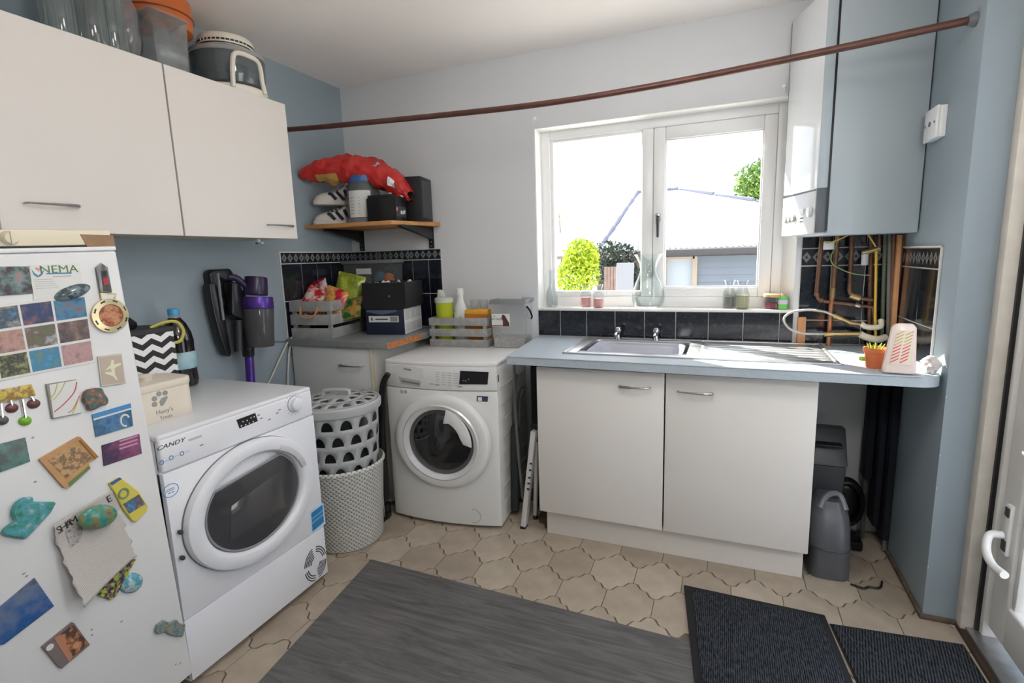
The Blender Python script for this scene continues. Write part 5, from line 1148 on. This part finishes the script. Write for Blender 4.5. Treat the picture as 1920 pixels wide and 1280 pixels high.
vase('oil_bottle', 'glass carafe of pale yellow oil on the sill', 'carafe', x5, .022, [(.03,0),(.033,.004),(.034,.07),(.022,.105),(.021,.125),(.028,.14)], CLEAR, fill=[(.029,.005),(.030,.068)], fmt=glass('pale_oil', (.97,.96,.76), .02, 1.3, .1))
x6 = at(1450,572,'y',.04).x
j = vase('candle_jar', 'glass candle jar with cork lid and dark pink wax', 'candle', x6, .045, [(.036,0),(.042,.006),(.044,.03),(.040,.052),(.040,.058)], CLEAR, fill=[(.036,.005),(.038,.028)], fmt=mat('plum_wax', (130,40,70), .4))
build(MB().lathe([(.045,.058),(.046,.062),(.046,.070),(.043,.073)], (0,0,0), 24), 'cork_lid', mat('cork', (214,178,128), .8), j, local=True)
x7 = at(1468,578,'y',.0).x
o = thing('soap_bottle', 'small green and white soap bottle at the sunny sill end', 'bottle', (x7,.012,sz))
build(MB().prism(rrect(0,0,.042,.024,.010,4), 'z', 0, .066), 'body', mat('soap_green', (104,196,92), .3), o, local=True, bevel=.005); build(MB().prism(rrect(0,0,.0428,.0248,.0104,4), 'z', .026, .046), 'label', mat('soap_label', (206,196,214), .5), o, local=True)
build(MB().lathe([(.009,.064),(.009,.078)], (0,0,0), 12), 'cap', mat('pink_cap', (226,170,170), .4), o, local=True)

# ================================================================ on top of the wall cupboards
TZ = CZ1-.004
OG = thing('halogen_oven', 'white halogen oven with glass bowl on the wall cupboard top', 'oven', (.165,-.945,TZ))
IV = mat('ivory_plastic', (222,216,202), .4)
build(MB().lathe([(.12,0),(.148,.006),(.152,.03),(.146,.036),(.12,.036)], (0,0,0), 40), 'base', IV, OG, local=True)
build(MB().lathe([(.10,.035),(.135,.05),(.148,.09),(.150,.165),(.147,.165),(.145,.09),(.132,.053),(.10,.039)], (0,0,0), 40, cap=False), 'glass_bowl', glass('grey_bowl_glass', (.62,.66,.68), .03, 1.5, .1), OG, local=True)
build(MB().lathe([(.152,.165),(.155,.170),(.150,.184),(.118,.198)], (0,0,0), 40), 'lid_rim', mat('grey_rim', (150,150,150), .3), OG, local=True)
hd_ = build(MB().lathe([(.105,.196),(.108,.205),(.112,.212),(.112,.235),(.104,.248),(.07,.256)], (0,0,0), 40), 'motor_head', IV, OG, local=True)
build(MB().lathe([(.1085,.204),(.1125,.216),(.1125,.222)], (0,0,0), 40, cap=False), 'vent_ring', BLACK, hd_, local=True)
for k in range(12):
    a = R(-95+k*9); build(MB().box(-.003,-.0015,.214,.003,.0015,.222).xf(Matrix.Rotation(a,4,'Z') @ Matrix.Translation((.113,0,0))), 'vent_slot', IV, hd_, local=True)
build(MB().tube(spline([(.12,-.09,.02),(.135,-.095,.10),(.14,-.08,.15),(.15,-.02,.155),(.15,.03,.14),(.15,.04,.06),(.15,.05,.02)],4), .010, 8), 'stand_handle', IV, OG, local=True)
# clear box and jars
q = at(322,118,'x',.27)
o = thing('plastic_container', 'square clear plastic cereal container near the halogen oven', 'container', (.235,at(322,118,'x',.27).y,TZ))
build(MB().add([(-.045,-.062,0),(.045,-.062,0),(.045,.062,0),(-.045,.062,0),(-.05,-.07,.20),(.05,-.07,.20),(.05,.07,.20),(-.05,.07,.20)], [(0,1,2,3),(0,1,5,4),(1,2,6,5),(2,3,7,6),(3,0,4,7)]), 'tub', glass('frosted_box', (.84,.86,.87), .1, 1.45, .1), o, local=True, solid=.004)
build(MB().box(-.053,-.073,.198,.053,.073,.206), 'rim', glass('frosted_box', (.72,.75,.76)), o, local=True)
q = at(315,22,'x',.16)
o = thing('orange_pot', 'glossy orange casserole pot stacked behind the clear container', 'pot', (.118,q.y-.02,TZ))
build(MB().lathe([(.055,0),(.06,.02),(.062,.12),(.09,.19)], (0,0,0), 36), 'stand_bowl', glass('smoke_glass', (.5,.55,.55), .05, 1.45, .25), o, local=True)
build(MB().lathe([(.095,.185),(.12,.20),(.127,.26),(.122,.31)], (0,0,0), 36), 'body', mat('orange_enamel', (190,96,36), .3, coat=.3), o, local=True)
build(MB().lathe([(.128,.247),(.1285,.25),(.128,.253)], (0,0,0), 36, cap=False), 'seam_line', mat('dark_orange', (110,50,20), .5), o, local=True)
JG = glass('old_jar_glass', (.84,.88,.88), .05, 1.5, .06)
def jar(u, v, x, r, h, lb, nm='glass_jar', prof=None):
    q = at(u,v,'x',x); t = thing(nm, lb, 'jar', (x,q.y,TZ), 0, 'glass jars on the wall cupboards')
    p = prof or [(r*.9,0),(r,.008),(r,h*.8),(r*.8,h*.9),(r*.82,h)]
    build(MB().lathe(p+[(max(.002,a-.004),max(b,.008)) for a,b in p[::-1]], (0,0,0), 28), 'glass', JG, t, local=True)
    for k in range(10):
        a = 2*math.pi*k/10; build(MB().tube([(r*math.cos(a),r*math.sin(a),.012),(r*math.cos(a),r*math.sin(a),h*.78)], .003, 5), 'flute', JG, t, local=True)
jar(108,22,.24,.045,.22,'fluted glass jar at the end above the fridge knob')
jar(140,35,.15,.05,.24,'fluted glass jar standing second from the fridge end')
jar(168,48,.24,.055,.23,'broad fluted glass jar in the middle of the cupboard top')
jar(208,66,.25,.045,.25,'tall ribbed glass vase just before the plastic bag')
jar(262,92,.07,.05,.22,'grey-green glass jar behind the orange pot')
q = at(238,75,'x',.2); o = build(MB().blob((.2,q.y,TZ+.13), .05,.04,.13, 20, 14, .12), 'clear_bag', glass('bag_film', (.72,.70,.72), .15, 1.45, .2), None, smooth=25); tag(o, 'crumpled clear plastic bag between the jars', 'bag')
# ================================================================ fridge door magnets and papers
GX = FX+.0035
E2 = lambda u,v: (lambda s:(s.y,s.z))(at(u,v,'x',GX))
def card(nm, label, cat, pts, mt, th=.003, bev=.0006, x0=None):
    x0 = x0 or FX+.0005
    o = build(MB().prism([E2(*p) for p in pts], 'x', x0, x0+th), nm, mt, None, bevel=bev, seg=1); tag(o, label, cat); return o
def on(par, nm, pts, mt, x0, th=.0008, bev=0): return build(MB().prism([E2(*p) for p in pts], 'x', x0, x0+th), nm, mt, par, bevel=bev)
WP = mat('white_paper', (226,225,222), .7)
card('snapshot','dark portrait-size snapshot with pink corner at the fridge edge','photo',[(-30,500),(54,499),(63,550),(-30,556)],photo('snap_dark',[(40,36,36),(74,66,64),(110,140,140),(206,110,120)],30,1))
nc = card('appointment_card','white appointment card lettered NEMA with a heart logo','card',[(56,497),(150,492),(160,556),(64,563)],WP,.001)
GRN = mat('green_print', (96,130,84), .5); TEAL = mat('teal_print', (74,140,170), .5)
s = at(111,505,'x',FX+.0018); text('NEMA', .026, GRN, nc, s, (0,1,0), (0,0,1), sx=1.15)
on(nc,'logo_hands',[(60,505),(66,512),(72,516),(72,520),(64,515)],TEAL,FX+.0014); on(nc,'logo_hands',[(84,505),(78,512),(73,516),(73,520),(80,515)],TEAL,FX+.0014)
on(nc,'logo_heart',[(66,502),(70,501),(73,503),(76,501),(79,502),(73,509)],mat('pale_red_print',(206,150,150),.5),FX+.0014)
on(nc,'print_line',[(88,512),(135,510),(135,513),(88,514)],TEAL,FX+.0014); on(nc,'print_line',[(100,518),(134,516),(134,517.5),(100,519.5)],mat('pale_red_print',(206,150,150)),FX+.0014)
for k in range(5): on(nc,'print_line',[(64+k,524+k*4),(100+k*3,522.5+k*4),(100+k*3,523.3+k*4),(64+k,525+k*4)],mat('faint_print', (182,182,182)),FX+.0014)
def blobmag(nm, label, c, ru, rv, ang, mt, th=.012, cat='magnet', x0=None):
    """a domed magnet: ellipse in picture units ru, rv turned by ang"""
    c3 = at(*c,'x',GX); k = (at(c[0]+1,c[1],'x',GX)-c3).length; a = R(ang); x0 = x0 or FX+.0005
    def fn(u, v):
        t = 2*math.pi*u; r_ = math.cos(v*math.pi/2); x, y = ru*r_*math.cos(t), rv*r_*math.sin(t)
        p = at(c[0]+x*math.cos(a)-y*math.sin(a), c[1]-(x*math.sin(a)+y*math.cos(a)), 'x', GX); return (x0+th*math.sin(v*math.pi/2), p.y, p.z)
    o = build(MB().grid(fn, 24, 7, True), nm, mt, None)
    if label: tag(o, label, cat)
    return o
gm = blobmag('bottle_magnet','domed glass bottle-shaped magnet above the photo collage',(136,548),36,13,18,photo('bottle_mag',[(90,92,84),(60,74,84),(120,140,148),(150,140,110)],40,2,.1),.016)
# photo collage
TLc, TRc, BRc, BLc = (-28,577),(161,554),(178,677),(2,712)
bil = lambda a,b: tuple((TLc[i]*(1-a)+TRc[i]*a)*(1-b)+(BLc[i]*(1-a)+BRc[i]*a)*b for i in (0,1))
pc = card('photo_collage','three by three collage of holiday snapshots on white paper','photo',[bil(-.01,-.02),bil(1.01,-.02),bil(1.01,1.02),bil(-.01,1.02)],WP,.0012)
CC = [[(90,150,200),(60,72,84),(170,170,166)],[(40,50,84),(54,66,110),(150,100,84)],[(60,84,120),(70,130,160),(140,90,84)],[(150,110,100),(190,150,140),(80,60,60)],[(90,120,70),(110,90,84),(180,190,190)],[(50,50,64),(110,90,86),(160,130,120)],[(150,160,90),(40,40,44),(180,186,120)],[(90,160,200),(60,130,170),(120,140,84)],[(150,130,130),(190,150,150),(90,84,84)]]
for r_ in range(3):
    for c in range(3):
        a0, a1, b0, b1 = c/3+.012, (c+1)/3-.012, r_/3+.018, (r_+1)/3-.018
        on(pc,'photo_print',[bil(a0,b0),bil(a1,b0),bil(a1,b1),bil(a0,b1)],photo('collage%d%d'%(r_,c),CC[r_*3+c],34,r_*3+c+1),FX+.0014,.0006)
# bottle opener
bo_ = thing('bottle_opener','silver and gold bottle opener magnet hanging by the fridge edge','magnet',at(205,560,'x',GX))
SIL = mat('antique_silver',(120,118,116),.3,.8); GLD = mat('pale_gold',(206,190,150),.3,.7)
hdl = on(bo_,'handle',[(179,502),(189,493),(201,501),(209,548),(187,549)],SIL,FX+.001,.006,.001); on(hdl,'inlay',[(187,508),(199,506),(204,545),(192,546)],mat('charcoal_inlay',(66,64,66),.4),FX+.0065,.0012)
on(hdl,'red_badge',[(191,522),(200,520),(202,533),(193,534)],mat('red_badge',(180,50,60),.4),FX+.0076,.0008); on(hdl,'black_mark',[(190,509),(196,508),(197,517),(192,518)],BLACK,FX+.0076,.0008)
nk = on(bo_,'neck',[(187,549),(218,549),(214,572),(191,572)],GLD,FX+.001,.006,.001); on(nk,'opening',[(190,552),(212,552),(209,564),(194,564)],WP,FX+.0066,.001)
c3 = at(206,591,'x',GX)
rg = build(MB().lathe([(.045,0),(.045,.007),(.030,.009),(.028,.004)],(FX+.001,c3.y,c3.z),32,(1,0,0)),'ring',GLD,bo_)
for k in range(8):
    a = 2*math.pi*(k+.5)/8; build(MB().box(-.006,-.004,0,.006,.004,.0012).xf(Matrix.Translation((FX+.0078,c3.y+.037*math.cos(a),c3.z+.037*math.sin(a))) @ Matrix.Rotation(a+math.pi/2,4,'X') @ Matrix.Rotation(R(90),4,'Y') @ Matrix.Rotation(R(90),4,'Z')),'ring_mark',BLACK,rg)
build(MB().lathe([(.028,0),(.028,.006)],(FX+.001,c3.y,c3.z),28,(1,0,0)),'picture_disc',photo('opener_pic',[(60,50,44),(200,150,110),(150,60,50),(210,180,140)],26,5,.2),bo_)
dc = card('dancer_photo','sepia photo magnet of a leaping dancer beside the collage','photo',[(183,668),(228,662),(236,718),(190,725)],mat('pale_frame',(206,200,186),.4),.004)
on(dc,'picture',[(186,670),(227,665),(233,716),(192,722)],mat('sepia',(190,174,158),.4),FX+.0044,.0008)
on(dc,'dancer_figure',[(208,674),(212,675),(213,683),(226,680),(226,683),(214,690),(215,702),(220,711),(217,712),(211,705),(196,700),(197,697),(208,697),(207,690),(196,694),(206,684)],mat('dancer_white',(226,224,196),.5),FX+.005,.0006)
kr = thing('key_rack_magnet','yellow fruit-crate magnet with hanging charms','magnet',at(40,745,'x',GX))
on(kr,'rack',[(-12,733),(58,720),(66,741),(-6,756)],photo('fruit',[(190,170,60),(214,196,90),(150,100,60),(222,212,170)],50,3),FX+.001,.008,.002)
for u,v,c,ch in ((5,788,(90,90,94),(2,756)),(23,765,(110,70,66),(20,750)),(48,789,(120,180,50),(42,748)),(64,757,(110,74,72),(58,742))):
    b_ = blobmag('charm',None,(u,v),13,9,10,mat('charm%d'%c[0],c,.3),.008); M_ = chain(kr).inverted(); b_.data.transform(M_); b_.parent = kr
    build(MB().tube([at(*ch,'x',FX+.006),at(u,v-6,'x',FX+.006)],.0022,6),'chain',CHROME,kr)
npd = card('note_card','white card with wavy coloured lines','card',[(86,720),(143,711),(151,774),(97,785)],mat('card_edge',(150,148,140),.5),.006)
npf = on(npd,'face',[(91,721),(143,712),(150,773),(99,783)],WP,FX+.0064,.0008)
for pts, c in (([(144,716),(139,735),(120,757),(102,772)],(196,90,120)),([(149,742),(138,765),(128,774)],(206,130,110)),([(108,718),(103,735),(94,748)],(206,200,110)),([(122,716),(114,733),(100,750)],(196,196,150)),([(146,752),(140,768),(136,775)],(190,206,110))):
    build(MB().tube(spline([at(u,v,'x',FX+.0074) for u,v in pts],4),.0013,5),'pen_line',mat('pen%d%d'%c[:2],c,.6),npf)
card('floral_magnet','dark painted resin magnet shaped like a jungle mask','magnet',[(153,738),(160,730),(176,727),(190,727),(193,736),(202,748),(200,758),(188,760),(178,766),(164,771),(160,760),(153,752)],photo('jungle',[(40,70,66),(60,100,96),(150,84,56),(130,180,190)],60,4,.25),.012,.004)
pcx = card('boat_postcard','blue seaside postcard magnet with a white hoop','postcard',[(173,777),(245,756),(250,798),(180,819)],photo('seaside',[(60,110,150),(50,96,130),(80,130,170),(40,90,150)],24,6),.003)
on(pcx,'sky_band',[(173,777),(245,756),(246.5,766),(175,786)],mat('sky_band',(70,140,200),.4),FX+.0034,.0006); on(pcx,'white_band',[(175,785),(246,764),(246.4,767),(175.5,788)],WP,FX+.0036,.0006)
hc_ = at(234,788,'x',GX); build(MB().tube([(FX+.0042,hc_.y+.011*math.cos(R(t)),hc_.z+.016*math.sin(R(t))) for t in range(20,300,20)],.0028,6),'hoop',WP,pcx)
pcd = card('purple_card','purple and pink nightclub flyer','flyer',[(191,835),(262,813),(267,850),(195,874)],photo('flyer',[(44,36,62),(70,44,80),(150,80,120),(60,60,100)],26,7,axis=(at(191,835,'x',GX).y,at(266,850,'x',GX).y,'Y')),.002)
for k in range(3): on(pcd,'print_line',[(224,826+k*7),(258,815.5+k*7),(258.5,818+k*7),(224.5,829+k*7)],mat('pink_print',(206,150,180),.5),FX+.0024,.0006)
card('car_photo','dark green photo magnet of a classic car at the fridge edge','photo',[(-30,840),(48,820),(57,865),(-30,896)],photo('car',[(16,30,34),(20,66,66),(40,110,104),(16,40,44)],26,8,.2),.003)
ws = card('wooden_stamp','tan wooden stamp-shaped souvenir magnet with engraved map','magnet',[(72,861),(146,818),(150,819),(184,856),(165,868),(168,876),(125,915),(118,914)],mat('tan_wood',(196,152,104),.6,noise=.1,ns=30),.007)
on(ws,'engraved_panel',[(88,862),(140,832),(172,858),(122,896)],photo('engraving',[(170,130,90),(206,168,122),(120,96,72),(200,160,116)],60,9,.6),FX+.0074,.001)
on(ws,'green_strip',[(126,905),(164,873),(168,877),(128,913)],mat('olive_print',(110,134,78),.6),FX+.0074,.0012)
on(ws,'frame_edge',[(146,825),(151,823),(182,856),(176,859)],mat('dark_tan',(170,116,66),.6),FX+.0074,.003)
sb = card('surfboard_magnet','yellow and blue surfboard-shaped magnet','magnet',[(203,905),(222,894),(226,896),(258,920),(276,948),(274,958),(254,978),(246,976),(228,952),(214,924)],mat('surf_yellow',(216,202,90),.4),.008,.002)
on(sb,'blue_nose',[(203,905),(222,894),(226,897),(208,909)],mat('surf_blue',(60,96,160),.4),FX+.0086,.001); on(sb,'beach_scene',[(228,944),(258,926),(270,944),(240,962)],photo('beach',[(110,180,206),(70,120,160),(120,80,66),(196,170,110)],50,10),FX+.0086,.001)
o9 = at(232,925,'x',FX+.009); build(MB().tube([(FX+.009,o9.y+.012*math.cos(R(t)),o9.z+.013*math.sin(R(t))) for t in range(0,360,20)],.003,6,True),'ring_letter',mat('surf_sage',(130,150,110),.5),sb)
card('fish_magnet','teal and cream bird-shaped souvenir magnet','magnet',[(0,996),(10,985),(26,978),(18,962),(24,944),(40,932),(60,930),(58,940),(103,940),(92,960),(62,992),(44,1010),(20,1006),(2,1002)],photo('teal_bird',[(50,96,84),(70,150,140),(90,160,180),(200,190,150)],40,11,.25),.014,.004)
# newspaper clipping, curling off the door
nw = thing('newspaper_clipping','torn curling newspaper clipping with a portrait and large headline','paper',at(165,1020,'x',GX))
NT, NR, NB_, NL = (93,985),(213,918),(248,1040),(140,1132)
def nclip(u, v):
    a = (NT[0]*(1-u)+NR[0]*u, NT[1]*(1-u)+NR[1]*u); b = (NL[0]*(1-u)+NB_[0]*u, NL[1]*(1-u)+NB_[1]*u)
    j = 2.2*math.sin(v*23+u*3)+1.6*math.sin(v*51) if u < .02 or u > .98 else 0
    p = at(a[0]*(1-v)+b[0]*v+j, a[1]*(1-v)+b[1]*v, 'x', GX); lift = .003+.030*(1-u)**2*(.25+.75*abs(v-.25))+.018*v*v; return (FX+lift, p.y, p.z)
def newsmat():
    m = bpy.data.materials.new('newsprint'); m.use_nodes = True; N, L = m.node_tree.nodes, m.node_tree.links; b = N['Principled BSDF']; b.inputs['Roughness'].default_value = .85
    t = N.new('ShaderNodeTexCoord'); mp = N.new('ShaderNodeMapping'); mp.inputs['Rotation'].default_value = (R(-31),0,0); w = N.new('ShaderNodeTexWave'); w.bands_direction = 'Z'; w.inputs['Scale'].default_value = 70; w.inputs['Distortion'].default_value = 2.5; w.inputs['Detail Scale'].default_value = 9
    r = N.new('ShaderNodeValToRGB'); e = r.color_ramp.elements; e[0].position = .25; e[0].color = (*lin((176,170,164)),1); e[1].position = .6; e[1].color = (*lin((206,200,194)),1)
    L.new(t.outputs['Object'], mp.inputs[0]); L.new(mp.outputs[0], w.inputs['Vector']); L.new(w.outputs['Fac'], r.inputs[0]); L.new(r.outputs[0], b.inputs['Base Color']); return m
npm = build(MB().grid(nclip, 30, 40), 'sheet', newsmat(), nw, solid=.0006)
def nq(u, v, off=.0012): p = Vector(nclip(u,v)); return p+Vector((off,0,0))
rt_ = (nq(.9,.1)-nq(.1,.1)).normalized(); dn_ = (nq(.1,.5)-nq(.1,.1)).normalized()
for ch, u in (('S',.08),('H',.16),('A',.24),('M',.32),('E',.90)): text(ch, .026, INK, npm, nq(u,.085,.002), rt_, -dn_, name='headline_letter')
build(MB().grid(lambda a,b: nq(.16+.26*a*(.5+.5*math.sin(math.pi*(.15+.85*b))), .14+.22*b, .0016), 8, 8), 'portrait', photo('news_portrait',[(90,84,82),(150,144,140),(190,184,180),(70,66,66)],40,12,.8), npm)
def tealm(lb, c, ru, rv, ang, cols, sd): return blobmag('souvenir_magnet', lb, c, ru, rv, ang, photo('souv%d'%sd, cols, 45, sd, .2), .014, x0=FX+.03 if sd == 13 else None)
tealm('teal dolphin-shaped magnet pinning the newspaper clipping',(171,966),38,22,16,[(50,120,116),(60,150,140),(150,130,60),(40,90,150)],13)
card('striped_magnet','multicoloured patterned strip magnet under the clipping','magnet',[(182,1116),(230,1046),(243,1038),(254,1048),(216,1118),(206,1124)],photo('multi',[(120,30,50),(60,40,90),(190,200,70),(90,130,110)],60,14,.3),.008,.002)
ov = blobmag('oval_magnet','oval turquoise glass magnet beside the patterned strip',(246,1093),24,18,28,photo('turq',[(120,170,176),(60,150,170),(190,206,206),(90,100,110)],40,15,.1),.014)
card('harbour_postcard','wide dark blue harbour postcard magnet low on the fridge','postcard',[(-30,1162),(65,1083),(102,1136),(8,1208),(-30,1214)],photo('harbour',[(30,50,84),(40,90,150),(110,124,150),(40,44,44)],24,16,axis=(at(30,1200,'x',GX).z,at(30,1100,'x',GX).z,'Z')),.003)
ey = card('sunset_card','brown and orange picture magnet lowest on the fridge','magnet',[(77,1212),(134,1166),(138,1167),(168,1208),(116,1252),(110,1251)],mat('grey_card',(126,112,112),.5),.006,.001)
on(ey,'picture',[(112,1188),(135,1170),(164,1206),(136,1232)],photo('eye_pic',[(120,100,96),(70,50,50),(206,140,90),(180,170,166)],40,17),FX+.0066,.001); on(ey,'orange_band',[(100,1196),(114,1187),(138,1226),(128,1240)],mat('orange_band',(190,130,104),.5),FX+.0066,.0008)
q = at(94,1213,'x',FX+.0072); build(MB().lathe([(.008,0),(.008,.0008)],(FX+.0064,q.y,q.z),18,(1,0,0)),'round_badge',WP,ey)
card('bike_magnet','tiny motorbike-shaped magnet by the fridge bottom edge','magnet',[(289,1184),(293,1170),(305,1161),(316,1166),(330,1160),(336,1168),(347,1170),(342,1193),(328,1192),(318,1190),(308,1184),(296,1189)],photo('bike',[(110,104,92),(160,150,130),(70,130,150),(140,130,80)],70,18,.3),.009,.003)

# ================================================================ rail, hook, added fill globes
rp_ = spline([(.004,-.543,2.045),(.43,-.543,2.022),(1.4,-.546,1.982),(1.95,-.548,1.985),(2.5,-.550,2.012),(XR-.003,-.552,2.04)],8)
o = thing('hanging_rail','long copper hanging rail stretched across the room near the ceiling','rail',(1.47,-.545,2.0))
build(MB().tube(rp_, .0125, 14), 'pipe', mat('dark_copper_rail', (100,68,60), .4, .45, noise=.2, ns=18), o)
build(MB().lathe([(.022,0),(.022,.004),(.016,.02)],(XR-.001,-.552,2.04),18,(-1,0,0)),'end_socket',GREYP,o); build(MB().lathe([(.022,0),(.022,.004),(.016,.02)],(.001,-.543,2.045),18,(1,0,0)),'end_socket',GREYP,o)
for u, v, lb in ((1003,222,'small white curtain hook at the top window corner near the crates'),(1470,162,'small white curtain hook at the top window corner near the boiler')):
    q = at(u,v,'y',0); o = thing('curtain_hook', lb, 'hook', (q.x,0,q.z), group='curtain hooks')
    build(MB().lathe([(.009,0),(.007,.006)],(q.x,-.0005,q.z),12,(0,-1,0)),'plate',UPVC,o); build(MB().tube(spline([(q.x,-.005,q.z),(q.x,-.02,q.z-.006),(q.x,-.022,q.z-.016),(q.x,-.014,q.z-.02)],4),.003,6),'hook',UPVC,o)
def emit(name, col, st):
    m = bpy.data.materials.new(name); m.use_nodes = True; b = m.node_tree.nodes['Principled BSDF']; b.inputs['Base Color'].default_value = (.9,.9,.9,1); b.inputs['Emission Color'].default_value = (*col,1); b.inputs['Emission Strength'].default_value = st; return m
LM = emit('fill_glow',(1,.965,.93),FILL_GLOW)
for loc, dz, r_, lb in (((1.85,-1.62,H),.26,.12,'unseen white globe added for even fill over the grey vinyl sheet'),((2.72,-2.5,H),.50,.16,'unseen white globe added for even fill near the glazed door')):  # both globes are added out of view to supply the room's even fill
    cl = thing('fill_globe',lb,'fill lamp',loc,group='added fill globes')
    build(MB().lathe([(.05,0),(.05,-.02),(.01,-.03)],(0,0,0),24),'ceiling_rose',UPVC,cl,local=True); build(MB().cyl((0,0,-.02),(0,0,-dz+r_*.9),.004,8),'flex',UPVC,cl,local=True)
    build(MB().blob((0,0,-dz),r_,r_,r_,32,20),'globe_shade',LM,cl,local=True)
